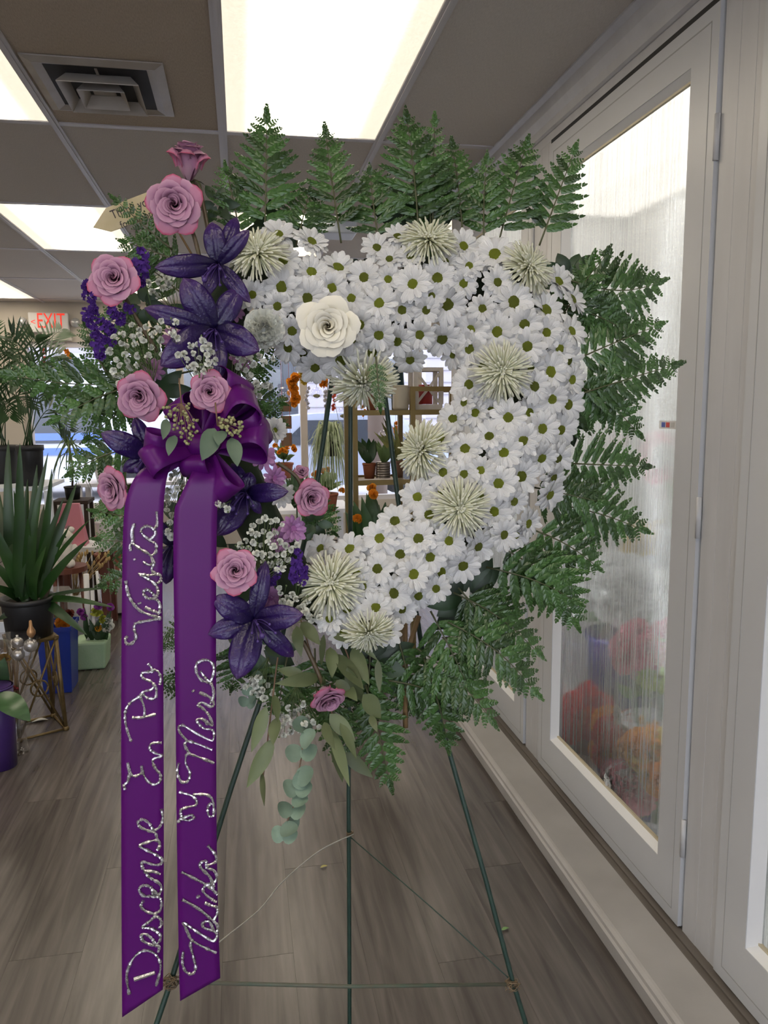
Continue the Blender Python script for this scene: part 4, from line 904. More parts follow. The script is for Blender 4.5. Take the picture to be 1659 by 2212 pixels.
tail([(318,1008),(300,1020),(280,1055),(268,1110),(264,1250),(262,1500),(262,1800),(263,2050),(264,2197)], [(372,1002),(364,1020),(357,1055),(353,1110),(351,1250),(353,1500),(354,1800),(353,2050),(352,2137)], None)
tail([(432,985),(410,1030),(386,1080),(376,1115),(375,1250),(379,1500),(382,1800),(386,2050),(389,2162)], [(470,985),(470,1030),(470,1080),(469,1115),(467,1250),(467,1500),(468,1800),(472,2000),(476,2112)], None)
m_glit = bpy.data.materials.new('silver glitter'); m_glit.use_nodes = True
_n = m_glit.node_tree.nodes; _l = m_glit.node_tree.links; _b = _n['Principled BSDF']
_b.inputs['Metallic'].default_value = .85; _b.inputs['Roughness'].default_value = .28; _v = _n.new('ShaderNodeTexVoronoi'); _v.inputs['Scale'].default_value = 700; _t = _n.new('ShaderNodeTexCoord'); _l.new(_t.outputs['Object'], _v.inputs['Vector'])
_r = _n.new('ShaderNodeValToRGB'); _r.color_ramp.elements[0].color = (.16, .15, .16, 1); _r.color_ramp.elements[1].color = (.95, .93, .92, 1); _l.new(_v.outputs['Color'], _r.inputs[0]); _l.new(_r.outputs[0], _b.inputs['Base Color'])
_m = _n.new('ShaderNodeBump'); _m.inputs['Strength'].default_value = 1; _m.inputs['Distance'].default_value = .003; _l.new(_v.outputs['Color'], _m.inputs['Height']); _l.new(_m.outputs[0], _b.inputs['Normal'])
C7 = (240, 1080, 3.568); C8 = (240, 1600, 3.614)
WORDS = {
 'Viesita': (C7, [[(125,1050),(108,1075),(122,1108),(160,1105),(192,1060),(178,1000),(185,955),(230,940),(330,922),(388,912)],[(385,905),(310,890),(220,850),(165,790),(130,720),(112,622)],[(262,825),(310,850),(345,862),(372,880)],[(216,790),(220,800)],
   [(372,870),(374,800),(340,762),(290,760),(255,735),(250,705),(280,690),(315,715),(345,748),(362,710),(350,665),(320,632),(270,602),(215,570),(290,580),(345,570),(380,582),(382,620),(356,642)],[(345,570),(312,540),(328,492),(290,500),(245,474)],[(178,452),(182,462)],
   [(150,392),(145,350),(165,320),(160,240),(180,180)],[(165,335),(230,380),(300,425),(330,490)],[(310,430),(345,400),(345,340),(300,312),(240,262),(234,222),(280,202),(325,222),(340,262),(300,306)],[(325,222),(355,190),(350,88)]]),
 'Pas': (C7, [[(155,1862),(125,1780),(108,1700),(112,1620),(150,1560),(212,1518),(240,1490)],[(163,1676),(240,1676),(345,1650)],[(256,1670),(255,1600),(222,1510)],[(222,1510),(250,1478),(310,1460),(342,1432),(348,1500),(330,1530),(280,1525),(240,1490)],[(340,1440),(310,1400),(245,1372),(240,1335),(290,1325),(322,1322),(310,1290),(283,1260)],[(305,1300),(360,1320),(382,1370),(376,1420)]]),
 'En': (C8, [[(395,15),(320,20),(300,60),(340,95),(398,118),(335,140),(325,170),(350,220),(385,265),(378,320),(330,342),(280,308),(248,250),(238,195)],[(240,252),(190,275),(150,258),(128,172)],[(142,262),(128,320),(102,345),(108,380)]]),
 'Descanse': (C8, [[(140,1975),(122,1860),(132,1780),(180,1690),(250,1640),(320,1650),(370,1700),(386,1780),(352,1912)],[(180,1862),(342,1808)],[(368,1650),(372,1605),(310,1592),(250,1562),(234,1522),(270,1510),(318,1545),(350,1590),(385,1550),(374,1505),(310,1465),(245,1455),(300,1410),(345,1372),(385,1392),(392,1440),(370,1462)],
   [(350,1372),(330,1350),(270,1330),(232,1290),(250,1250)],[(335,1352),(382,1325),(392,1265),(375,1222),(310,1215),(250,1210),(218,1162),(250,1130),(310,1145),(325,1200)],[(310,1145),(370,1200),(392,1150),(372,1110),(305,1070),(262,1022)],[(385,1042),(330,1020),(262,1012),(240,970),(250,945),(330,968),(388,962),(392,920),(330,880),(225,822),(290,790),(360,776),(380,812),(362,852)],
   [(360,776),(345,722),(290,702),(225,672),(210,635),(250,615),(300,650),(332,697),(380,672),(402,610),(392,535)]]),
 'Nelida': (C8, [[(562,1648),(556,1730),(580,1800),(630,1820),(660,1780),(642,1690),(620,1600),(626,1550)],[(622,1552),(700,1600),(822,1656)],[(622,1550),(585,1470),(565,1420),(640,1470),(740,1535),(800,1562),(828,1515),(790,1482),(730,1462),(712,1428),(758,1408),(790,1450),(805,1492)],[(826,1490),(828,1440),(780,1392),(680,1310),(555,1240)],[(800,1400),(828,1350),(826,1300),(790,1290),(730,1264)],[(676,1210),(680,1220)],
   [(826,1260),(790,1240),(730,1192),(718,1150),(768,1120),(800,1170),(828,1200)],[(828,1196),(750,1130),(670,1085),(550,1025)],[(800,1140),(770,1062),(700,992),(698,955),(740,940),(745,990),(800,1012),(825,1062),(800,1120)],[(745,975),(815,945),(812,890),(755,820)]]),
 'y': (C8, [[(523,638),(545,610),(600,622),(645,602),(622,580),(560,600),(542,560),(550,535),(600,518),(660,502),(667,470),(630,430),(530,400)],[(640,420),(740,420),(790,460),(802,560),(790,592),(760,580),(755,520),(785,485)]]),
 'Mario': (C7, [[(522,2028),(510,2100),(540,2170),(592,2165),(607,2100),(575,2030),(580,1965),(605,1952)],[(602,1955),(700,1990),(795,2028)],[(602,1952),(568,1890),(592,1860),(680,1885),(778,1926)],[(592,1862),(530,1792),(522,1748),(560,1740),(660,1800),(770,1852),(792,1820),(780,1772),(720,1762),(680,1730),(660,1692),(712,1690),(742,1735)],[(712,1690),(782,1740),(760,1672),(740,1640),(700,1600),(672,1582),(700,1560),(770,1592),(792,1572),(760,1520),(680,1482)],[(628,1466),(636,1474)],
   [(765,1570),(790,1500),(770,1415),(700,1392),(658,1330),(660,1262),(720,1233),(772,1250),(792,1310),(765,1395),(720,1362),(688,1318)]])}
for wname, ((ox, oy, sc), strokes) in WORDS.items():
    b = MB()
    for st_ in strokes:
        pts = [P(ox+x/sc, oy+y/sc, YT-.0022)-knot for x, y in st_]
        pts = smoothpath(pts, 5) if len(pts) > 2 else pts
        b.tube(pts, [(.0021 if len(pts) > 2 else .0028)*R(.6, 1.4) for _ in pts], 6)
    o = b.build('glitter_word', m_glit, bow, False); o['label'] = 'silver glitter handwriting reading %s' % wname

# --- easel
m_eas = M('green wire easel', (.012, .035, .028), .45, c2=(.02, .05, .035), scale=60, bump=.3)
m_rust = M('rusty wire', (.14, .09, .05), .7, c2=(.22, .16, .09), scale=200)
es = thing('wire_easel', 'dark green three-legged wire easel holding the wreath', 'easel')
LR = [(790,560,1.47),(830,840,1.425),(860,1080,1.39),(915,1420,1.315),(965,1605,1.28),(1051,1906,1.225),(1107,2118,1.19),(1136,2212,1.176)]
LL = [(748,560,1.47),(715,835,1.425),(682,1065,1.39),(608,1380,1.325),(553,1540,1.29),(500,1700,1.262),(368,2124,1.19),(338,2212,1.176)]
for pts in (LR, LL):
    q = [P(*a) for a in pts]; d = (q[-1]-q[-2]).normalized(); q.append(q[-1]+d*((q[-1].z-.003)/-d.z)); MB().tube(q, .0046, 8).build('leg', m_eas, es)
q = [P(768,560,1.475), P(757,870,1.47), P(757,1130,1.465), P(753,1700,1.455), P(755,2128,1.447), P(755,2212,1.445)]; d = (q[-1]-q[-2]).normalized(); q.append(q[-1]+d*((q[-1].z-.003)/-d.z)); MB().tube(q, .0044, 8).build('leg', m_eas, es)
MB().tube([P(360,2121,1.185), P(755,2131,1.185), P(1108,2126,1.185)], .0032, 7).build('crossbar', M('crossbar wire', (.10, .09, .065), .6, c2=(.07, .10, .07), scale=40), es)
m_wire = M('thin brace wire', (.42, .40, .36), .45, metal=.5)
MB().tube(smoothpath([P(764,1802,1.44), P(690,1838,1.40), P(610,1905,1.35), P(560,1965,1.31), P(480,2030,1.25), P(372,2118,1.19)], 5), .0012, 5).build('brace_wire', m_wire, es)
MB().tube(smoothpath([P(757,1808,1.45), P(840,1880,1.37), P(960,1985,1.28), P(1098,2112,1.19)], 5), .0012, 5).build('brace_wire', m_eas, es)
for (x, y) in ((1106, 2126), (368, 2121)):
    b = MB(); c = P(x, y, 1.186)
    for k in range(14):
        a = R(0, 6.28); rr = R(.007, .013); ax = Vector((R(-1, 1), R(-1, 1), R(-1, 1))).normalized(); u_ = ax.orthogonal().normalized(); w_ = ax.cross(u_)
        b.tube([c+Vector((R(-.006, .006), 0, R(-.003, .003)))+(u_*math.cos(a+j*.7)+w_*math.sin(a+j*.7))*rr for j in range(9)], .0007, 4)
    b.build('wire_wrap', m_rust, es)
b = MB(); c = P(756, 1806, 1.449)
for k in range(4): b.tube([c+Vector((math.cos(j*.7)*.007, math.sin(j*.7)*.007, .002*k+.0006*j)) for j in range(10)], .0008, 4)
b.build('wire_wrap', m_rust, es)
# ================================================================ the shop behind
m_bpot = M('black plastic pot', (.008, .009, .012), .5)
m_soil = M('soil', (.03, .02, .014), .9)
m_terra = M('terracotta', (.22, .060, .025), .7, c2=(.27, .085, .04), scale=20)
m_gold = M('brushed gold', (.20, .145, .055), .4, metal=.6)
m_wht = M('matte white', (.72, .72, .74), .5)
m_palm = M('palm leaf', (.015, .045, .014), .45, c2=(.03, .08, .02), scale=8, rnd=.2, translucent=.15)
m_yuc = M('yucca leaf', (.009, .030, .007), .38, c2=(.022, .068, .012), scale=6, rnd=.3)
m_str = M('string', (.25, .22, .18), .8)
def pot(t, c, rt, rb, h, mat, rim=True):
    MB().lathe([(rb*.2, 0), (rb, 0), (rt*.97, h*.86), (rt*.97, h*.87), (rt*1.04, h*.87), (rt*1.04, h), (rt*.92, h), (rt*.88, h*.88), (.001, h*.88)], 24, Matrix.Translation(c)).build('pot', mat, t)
    MB().lathe([(rt*.9, h*.885), (.001, h*.90)], 16, Matrix.Translation(c)).build('soil', m_soil, t)
def strip(b, p0, p1, wid, nrm, arch, n=8, fold=.2, k=.75): b.leaf(p0, p1, wid, nrm, arch, n, fold, lambda v: max(.03, (1-v)**.55*min(1, .45+v*2.2)))
def box_h(px0, px1, py, Y): 
    a = P(px0, py, Y); c = P(px1, py, Y); return (a+c)/2, (c.x-a.x)/2

# exit sign
Ye = YB-.03
ex = thing('exit_sign', 'white emergency exit sign with red letters and two lamp heads on the back wall', 'sign', Matrix.Translation(P(106, 697, Ye)))
o0 = P(106, 697, Ye); k = mpp(o0)
dent(MB().box((0, 0, 0), (82*k, .05, 42*k)).build('sign_face', M('exit white', (.72, .70, .68), .5), ex, False), .01)
dent(MB().box((14*k, .01, -29*k), (60*k, .05, 18*k)).build('battery_case', M('exit beige', (.60, .56, .50), .5), ex, False), .006)
for s in (-52, 55):
    h = MB(); h.ball((s*k, -.03, 0), 10*k, 14, 8); h.tube([(s*k*.85, 0, 0), (s*k, -.02, 0)], .01, 6); h.build('lamp_head', M('lamp head', (.45, .46, .46), .25, metal=.3), ex)
m_red = M('exit red', (.75, .03, .02), .5, emit=(1, .05, .02), estr=.5)
def text(body, mat, parent, mw, size, name='lettering', ext=.001):
    c = bpy.data.curves.new(name, 'FONT'); c.body = body; c.size = size; c.extrude = ext; c.align_x = 'CENTER'; c.align_y = 'CENTER'; c.materials.append(mat)
    tmp = bpy.data.objects.new('tmp', c); COL.objects.link(tmp); bpy.context.view_layer.update(); me = bpy.data.meshes.new_from_object(tmp.evaluated_get(bpy.context.evaluated_depsgraph_get())); bpy.data.objects.remove(tmp)
    return ob(name, me, parent, mw)
FACE = Matrix.Rotation(PI/2, 4, 'X')
text('EXIT', m_red, ex, Matrix.Translation((5*k, -.027, 2*k)) @ FACE @ Matrix.Diagonal((.95, 1.5, 1, 1)), 30*k)
text('<', m_red, ex, Matrix.Translation((-31*k, -.027, 0)) @ FACE, 18*k)

# arrow tag on a pick
tg = thing('arrow_tag', 'tan arrow-shaped card tag with handwritten thank you behind the roses', 'tag')
Yt_ = 1.40
pts = [P(x, y, Yt_) for x, y in ((201, 491), (229, 449), (352, 402), (366, 456), (239, 500))]
off = Vector((0, .003, 0)); n = len(pts)
MB().add(pts+[p+off for p in pts], [tuple(range(n))[::-1], tuple(range(n, 2*n))]+[(i, (i+1) % n, n+(i+1) % n, n+i) for i in range(n)]).build('card', M('kraft card', (.46, .38, .22), .7, c2=(.50, .42, .26), scale=40), tg, False)
MB().tube([P(345, 430, Yt_+.006), P(420, 560, 1.37)], .002, 5).build('pick', M('pick wood', (.2, .12, .05)), tg)
ax = (pts[2]-pts[1]).normalized(); az_ = Vector((0, -1, 0)); ay = az_.cross(ax); rm = Matrix((ax, ay, az_)).transposed().to_4x4(); kk = mpp(pts[0])
m_ink = M('ink', (.03, .02, .02), .6)
text('Thank you', m_ink, tg, Matrix.Translation(P(284, 449, Yt_-.0006)) @ rm @ Matrix.Diagonal((.95, 1.15, 1, 1)), 23*kk, 'handwriting', .0002)
text('for shopping', m_ink, tg, Matrix.Translation(P(305, 470, Yt_-.0006)) @ rm @ Matrix.Diagonal((.95, 1.05, 1, 1)), 20*kk, 'handwriting', .0002)

# pale box under the ceiling behind the ferns
c, hw = box_h(548, 772, 480, 4.45)
t = thing('ceiling_unit', 'pale blue-white unit mounted under the ceiling behind the top ferns', 'fixture', Matrix.Translation(c))
dent(MB().box((0, .1, 0), (2*hw, .2, .10)).build('casing', M('unit pale', (.66, .72, .78), .4), t, False), .01)
MB().b2((-hw*.8, .05, .05), (-hw*.8+.02, .07, HC-c.z-.0)).b2((hw*.8-.02, .05, .05), (hw*.8, .07, HC-c.z)).build('bracket', m_bar, t, False)

# ---- left: big yucca on a gold stand
A = PZ(42, 1603, 0); B = PZ(143, 1577, 0); e1 = B-A; e1.z = 0; e2 = Vector((-e1.y, e1.x, 0)); hT = .42
gs = thing('gold_plant_stand', 'antique gold open metal plant stand under the big spiky plant', 'stand', Matrix.Translation((A+B)/2+e2*.5))
cc = (A+B)/2+e2*.5
bot = [A-cc, B-cc, B+e2-cc, A+e2-cc]; bot = [Vector((p.x, p.y, .008)) for p in bot]; top = [Vector((p.x*.86, p.y*.86, hT)) for p in bot]
m_ag = M('antique gold', (.13, .085, .03), .45, metal=.5, c2=(.20, .14, .06), scale=30)
for i in range(4):
    j = (i+1) % 4
    MB().tube([bot[i], top[i]], .009, 8).build('leg', m_ag, gs); MB().tube([top[i], top[j]], .008, 8).build('top_rail', m_ag, gs); MB().tube([bot[i], bot[j]], .006, 8).build('bottom_rail', m_ag, gs)
    m1 = (bot[i]+top[j])/2; MB().tube([bot[i], top[j]], .005, 6).build('cross_brace', m_ag, gs); MB().tube([bot[j], top[i]], .005, 6).build('cross_brace', m_ag, gs)
    MB().ball(bot[i], .014, 8, 6).ball(top[i], .013, 8, 6).build('corner_knob', m_ag, gs)
    c_ = (bot[i]+top[j]+bot[j]+top[i])/4; rg = MB(); dx = (bot[j]-bot[i]).normalized()
    rg.tube([c_+dx*math.cos(a*.42)*.035+Vector((0, 0, math.sin(a*.42)*.035)) for a in range(16)], .004, 6); rg.build('ring_ornament', m_ag, gs)
MB().add([Vector((p.x*.97, p.y*.97, hT+.004)) for p in bot]+[Vector((p.x*.97, p.y*.97, hT+.010)) for p in bot], [(3, 2, 1, 0), (4, 5, 6, 7), (0, 1, 5, 4), (1, 2, 6, 5), (2, 3, 7, 6), (3, 0, 4, 7)]).build('table_top', m_ag, gs, False)
Yy = cc.y
pc = P(66, 1385, Yy); pc.z = hT+.011
yu = thing('yucca_plant', 'large spiky dark green yucca in a black pot at the left', 'plant', Matrix.Translation(pc))
rt = 54*mpp(pc); hp = P(66, 1288, Yy).z-pc.z; pot(yu, (0, 0, 0), rt, rt*.86, hp, m_bpot)
MB().tube([(0, 0, hp*.8), (-.01, 0, hp+.10)], .02, 8).tube([(.06, -.02, hp*.8), (.10, -.03, hp+.06)], .014, 8).build('trunk', M('yucca trunk', (.10, .08, .05), .8), yu)
YL = [(-5,1270,18,950,34),(10,1270,43,958,32),(60,1275,80,1004,30),(62,1270,104,978,24),(85,1270,112,1013,26),(80,1275,166,1041,28),(92,1272,194,1122,24),(110,1270,190,1166,30),(122,1275,246,1312,22),(118,1275,188,1372,28),(95,1285,30,1358,24),(60,1285,-5,1340,28),(50,1280,-30,1200,32),
  (40,1275,-40,1090,34),(30,1270,-8,1040,34),(48,1270,60,1035,30),(72,1268,138,1075,26),(100,1270,150,1136,22),(40,1280,-35,1260,30),(115,1272,248,1270,12),(20,1270,30,1060,34),(70,1270,95,1090,30),(55,1280,20,1150,30),(85,1275,125,1130,26),(30,1285,-20,1310,26),(60,1280,60,1120,34),(90,1280,100,1180,30),(40,1280,10,1200,30)]
for (x0, y0, x1, y1, wd) in YL:
    a = P(x0*.45+66*.55, y0+20, Yy+R(-.06, .06))-pc; e = P(x1, y1, Yy+R(-.22, .16))-pc; b = MB()
    strip(b, a, e, wd*.95*mpp(pc), tocam(pc)+RT*R(-.5, .5)+UP*R(0, .6), R(.02, .10), 9, .25); b.build('leaf', m_yuc, yu)

# ---- left: palms in black pots on white crates
m_crate = M('white crate', (.66, .70, .78), .5)
def palm(label, pcx, pty, pby, hw_, Y, tips):
    base_ = P(pcx, pby, Y); t = thing('potted_palm', label, 'plant', Matrix.Translation(base_), 'potted palms at the left'); s = mpp(base_)
    h = (pby-pty)*s; pot(t, (0, 0, 0), hw_*s, hw_*.8*s, h, m_bpot)
    for (x, y) in tips:
        a = Vector((R(-.03, .03), R(-.03, .03), h)); e = P(x, y, Y+R(-.25, .25))-base_; mid = a*.45+e*.55+Vector((0, 0, .16)); path = smoothpath([a, mid, e], 9); b = MB(); b.tube(path, [.004*(1-i/len(path)*.8) for i in range(len(path))], 4)
        n_ = len(path)
        for i in range(6, n_):
            d = (path[min(i+1, n_-1)]-path[i-1]).normalized(); sd = d.cross(tocam(base_)+UP*.6).normalized(); f = (i-5)/(n_-5)
            for sg in (-1, 1):
                q = path[i]; ln = .15*math.sin(PI*min(.92, f*.8+.16)); b.leaf(q, q+(d*.75+sd*sg*.65-UP*.12).normalized()*ln, .013, tocam(base_)+UP*.5, .05, 3, .1)
        b.build('frond', m_palm, t)
    return base_
b1 = palm('black-potted palm at the left with fronds over the exit sign', 70, 962, 1048, 27, 4.7, [(132,712),(130,765),(75,728),(25,722),(112,850),(150,930),(45,770),(5,800),(120,820),(90,790)])
b2 = palm('darker potted palm cut off by the left edge', 12, 962, 1048, 31, 4.9, [(-30,700),(-40,790),(0,760),(40,830),(-20,850),(60,880),(20,900),(-50,900),(30,740)])
t = thing('white_crate', 'white slatted crate bench under the potted palms', 'crate', Matrix.Translation((b1.x, b1.y, 0)))
zt = b1.z-.002; W2 = .22
for k_ in range(4): MB().b2((-.42+k_*.17, -.13, 0), (-.38+k_*.17, -.10, zt-.02)).build('slat', m_crate, t, False)
MB().b2((-.45, -.12, zt-.02), (.09, .40, zt)).build('top_board', m_crate, t, False); MB().b2((-.45, -.115, .1), (.09, -.10, .2)).build('rail', m_crate, t, False)
# dracaena with thin leaves
base_ = P(158, 1078, 5.62); t = thing('dragon_tree', 'slender dragon tree with thin drooping leaves in front of the window', 'plant', Matrix.Translation(base_)); s = mpp(base_)
pot(t, (0, 0, 0), 17*s, 14*s, 28*s, m_bpot); MB().tube([(0, 0, 25*s), (.01, 0, 70*s), (-.01, 0, 135*s)], .008, 6).build('trunk', M('yucca trunk', (.1, .08, .05)), t)
for k_ in range(34):
    a = Vector((0, 0, R(100, 140)*s)); an = R(0, 6.28); e = Vector((math.cos(an)*R(25, 48)*s, math.sin(an)*35*s, R(-10, 190)*s)); b = MB(); strip(b, a, e, .010, (0, -1, .5), .22, 7, .1); b.build('leaf', M('thin leaf', (.05, .10, .03), .45, c2=(.12, .18, .06), scale=10, rnd=.3), t)
t = thing('plant_pedestal', 'dark wooden pedestal under the slender dragon tree', 'stand', Matrix.Translation((base_.x, base_.y, 0)))
MB().b2((-.12, -.12, base_.z-.025), (.12, .12, base_.z-.001)).build('top', m_soil, t, False)
for sx in (-.1, .1):
    for sy in (-.1, .1): MB().b2((sx-.012, sy-.012, 0), (sx+.012, sy+.012, base_.z-.025)).build('leg', m_soil, t, False)

# purple vase, leaf and cellophane bouquet
vb = PZ(4, 1655, 0); vb.z = 0.001; s = mpp(vb); vh = (1655-1478)*s*1.02
t = thing('purple_vase', 'tall purple cylinder vase on the floor at the left edge', 'vase', Matrix.Translation(vb))
MB().lathe([(.02, 0), (31*s, 0), (33*s, vh*.5), (34*s, vh), (31*s, vh), (30*s, vh*.3), (.001, vh*.3)], 28).build('body', M('purple glaze', (.045, .018, .12), .35, c2=(.055, .022, .14), scale=6), t)
MB().lathe([(34.5*s, vh*.97), (35.5*s, vh*.985), (34.5*s, vh)], 28).build('rim', M('purple glaze', (0, 0, 0)), t)
pl = thing('leafy_sprig', 'broad glossy green leaves drooping over the purple vase', 'plant', Matrix.Translation(vb+Vector((0, 0, vh))))
m_pl = M('glossy leaf', (.035, .085, .03), .25, c2=(.06, .13, .05), scale=10, stretch=(1, 1, 6))
for (x0, y0, x1, y1, wd, Y) in ((-15,1500,66,1558,52,vb.y-.06),(-10,1490,-60,1540,50,vb.y-.05),(0,1490,10,1420,40,vb.y+.1)):
    b = MB(); o_ = vb+Vector((0, 0, vh)); b.leaf(P(x0, y0, Y)-o_, P(x1, y1, Y-.04)-o_, wd*s, tocam(vb)+UP*.9, .10, 9, .12, nu=4); b.build('leaf', m_pl, pl)
MB().tube([(0, 0, -.05), P(-15, 1500, vb.y-.06)-vb-Vector((0, 0, vh))], .003, 5).build('stem', m_stem, pl)
m_cel = clear_glass('cellophane', .10, (.93, .93, .95)); m_sil = M('silver bauble', (.55, .53, .50), .32, metal=.8)
cy = vb.y+.12; co = P(32, 1540, cy); bq = thing('cellophane_bouquet', 'cellophane-wrapped gift pick bouquet with three silver baubles', 'bouquet', Matrix.Translation(co)); s = mpp(co)
MB().lathe([(10*s, 0), (22*s, 40*s), (44*s, 125*s), (62*s, 165*s)], 14, None, .10).build('cellophane_wrap', m_cel, bq, False)
for (x, y, r_) in ((38, 1388, 12), (40, 1414, 13), (66, 1394, 14.5)):
    q = P(x, y, cy-.02)-co; bb = MB(); bb.ball(q, r_*s, 14, 10); bb.lathe([(3*s, 0), (3*s, 5*s), (1*s, 6*s)], 8, Matrix.Translation(q+Vector((0, 0, r_*s*.92)))); o = bb.build('bauble', m_sil, bq); MB().tube([q-Vector((0, 0, r_*s)), Vector((0, 0, 0))], .0016, 5).build('stick', M('pick wood', (.2, .12, .05)), bq)
q = P(68, 1377, cy-.02)-co; MB().lathe([(4*s, 0), (9*s, 8*s), (9*s, 14*s), (4*s, 24*s), (3*s, 36*s), (1*s, 38*s)], 12, Matrix.Translation(q)).build('copper_gourd', M('copper gourd', (.40, .22, .10), .35, metal=.5), bq)
ob('gold_blossom', frill(16*s, 26, M('gold petals', (.30, .19, .03), .5), 31), bq, Matrix.Translation(P(8, 1428, cy-.03)-co)); ob('red_filler', frill(11*s, 20, M('red tissue', (.35, .02, .03), .6), 32), bq, Matrix.Translation(P(29, 1492, cy-.02)-co))
t = thing('cut_vase', 'small clear vase on the floor holding the cellophane bouquet', 'vase', Matrix.Translation((co.x, co.y, .001))); MB().lathe([(.01, 0), (.045, 0), (.035, co.z*.5), (.05, co.z+.01), (.045, co.z+.01), (.03, co.z*.5), (.001, .02)], 16).build('body', m_cel, t)

# blue bin, orange bouquet, green planter
q = PZ(146, 1500, 0); s = mpp(q)
t = thing('blue_bin', 'cobalt blue plastic bin beside the gold stand', 'bin', Matrix.Translation((q.x-.05, q.y+.10, .001)))
hb = (1500-1352)*s; o = MB().add([(x*.075*f, y*.09*f, z) for z, f in ((0, .88), (hb, 1.08)) for x, y in ((-1, -1), (1, -1), (1, 1), (-1, 1))]+[(x*.070*f, y*.085*f, z) for z, f in ((.02, .88), (hb, 1.08)) for x, y in ((-1, -1), (1, -1), (1, 1), (-1, 1))],
  [(3, 2, 1, 0), (0, 1, 5, 4), (1, 2, 6, 5), (2, 3, 7, 6), (3, 0, 4, 7), (8, 9, 10, 11), (8, 12, 13, 9), (9, 13, 14, 10), (10, 14, 15, 11), (11, 15, 12, 8), (4, 5, 13, 12), (5, 6, 14, 13), (6, 7, 15, 14), (7, 4, 12, 15)]).build('body', M('cobalt plastic', (.008, .03, .28), .35), t, False); dent(o, .006)
MB().b2((-.085, -.1, hb-.02), (.085, -.092, hb)).b2((-.085, .092, hb-.02), (.085, .1, hb)).build('rim', M('cobalt plastic', (0, 0, 0)), t, False)
oq = Vector((q.x-.05, q.y+.10, hb*.75)); ob_t = thing('wrapped_bouquet', 'orange flowers in clear cellophane above the blue bin', 'bouquet', Matrix.Translation(oq)); s = mpp(oq)
MB().lathe([(16*s, 0), (20*s, 40*s), (26*s, 90*s), (34*s, 110*s)], 14, None, .1).build('cellophane_wrap', m_cel, ob_t, False)
m_or = M('orange petals', (.80, .33, .03), .6, translucent=.45); m_dr = M('dark red petals', (.14, .02, .01), .6)
for i, (x, y) in enumerate(((136, 1332), (146, 1338), (128, 1345), (140, 1350), (150, 1326))): ob('blossom', frill(11*s, 18, m_or if i < 4 else m_dr, 40+i), ob_t, TRS(P(x, y, oq.y-.03)-oq, frame(tocam(oq))))
MB().tube([(0, 0, -.05), (0, 0, 70*s)], .008, 6).build('stems', m_stem, ob_t)
q = PZ(196, 1449, 0); s = mpp(q)
t = thing('flower_planter', 'mint green foam planter with white posts and purple and yellow silk flowers', 'planter', Matrix.Translation((q.x, q.y+.09, .001)))
hg = 62*s; dent(MB().add([(x*34*s*f, y*.09*f, z) for z, f in ((0, .88), (hg, 1.02)) for x, y in ((-1, -1), (1, -1), (1, 1), (-1, 1))], [(3, 2, 1, 0), (4, 5, 6, 7), (0, 1, 5, 4), (1, 2, 6, 5), (2, 3, 7, 6), (3, 0, 4, 7)]).build('foam_base', M('mint foam', (.30, .45, .28), .8, c2=(.36, .50, .34), scale=14, bump=.4), t, False), .012)
q0 = Vector((q.x, q.y+.09, .001))
for (x0, y0, x1, y1, r_) in ((199, 1272, 205, 1418, 4), (209, 1234, 219, 1335, 3), (223, 1340, 226, 1395, 3), (186, 1240, 192, 1400, 6)): MB().tube([P(x0, y0, q.y+.06)-q0, P(x1, y1, q.y+.06)-q0], r_*s, 8).build('post', m_wht, t)
for i, (x, y, c_) in enumerate(((175, 1322, 0), (212, 1308, 0), (238, 1312, 0), (183, 1332, 0), (214, 1326, 1), (222, 1338, 1), (212, 1357, 2), (234, 1340, 3), (238, 1352, 3), (230, 1358, 3), (204, 1322, 1))):
    ob('blossom', frill(10*s, 16, (M('silk purple', (.30, .05, .36), .6), M('silk lime', (.40, .42, .05), .6), M('silk gold', (.60, .30, .02), .6), M('silk white', (.7, .7, .66), .6))[c_], 60+i), t, TRS(P(x, y, q.y+.05)-q0, frame(tocam(q))))
b = MB()
for k_ in range(14): a = P(R(190, 230), 1390, q.y+.06)-q0; b.leaf(a, P(R(170, 245), R(1310, 1370), q.y+.05)-q0, .03, (0, -1, .3), .1, 4)
b.build('leaves', m_palm, t)

# table, cloth table, bear, pink bag, wheat
def table(name, label, px0, px1, py, Y, dep, mat, legm, cloth=False):
    a = P(px0, py, Y); c = P(px1, py, Y); t = thing(name, label, 'table', Matrix.Translation(((a.x+c.x)/2, Y+dep/2, 0))); hw = (c.x-a.x)/2; z = a.z
    if cloth:
        b = MB()
        def fn(u, v):
            per = u*4; sd_ = int(per) % 4; f = per-int(per); cs = [(-1, -1), (1, -1), (1, 1), (-1, 1)]; x = cs[sd_][0]*(1-f)+cs[(sd_+1) % 4][0]*f; y = cs[sd_][1]*(1-f)+cs[(sd_+1) % 4][1]*f
            w_ = 1+.03*v*math.sin(u*50); return (x*hw*w_, y*dep/2*w_, z-(z-.02)*v)
        b.grid(fn, 64, 5, None, True); b.build('cloth_skirt', mat, t); MB().b2((-hw, -dep/2, z-.004), (hw, dep/2, z)).build('cloth_top', mat, t, False)
    else:
        MB().b2((-hw, -dep/2, z-.03), (hw, dep/2, z)).build('table_top', mat, t, False)
        for sx in (-1, 1):
            for sy in (-1, 1): MB().b2((sx*(hw-.03)-.025, sy*(dep/2-.04)-.025, 0), (sx*(hw-.03)+.025, sy*(dep/2-.04)+.025, z-.03)).build('leg', legm, t, False)
    return z
m_wood = M('red-brown wood', (.10, .028, .016), .5, c2=(.14, .04, .02), scale=10)
m_cloth = M('pale cloth', (.58, .54, .56), .8)
zA = table('display_table', 'red-brown wooden display table with a white top behind the bear', 108, 232, 1186, 5.0, .30, m_wht, m_wood)
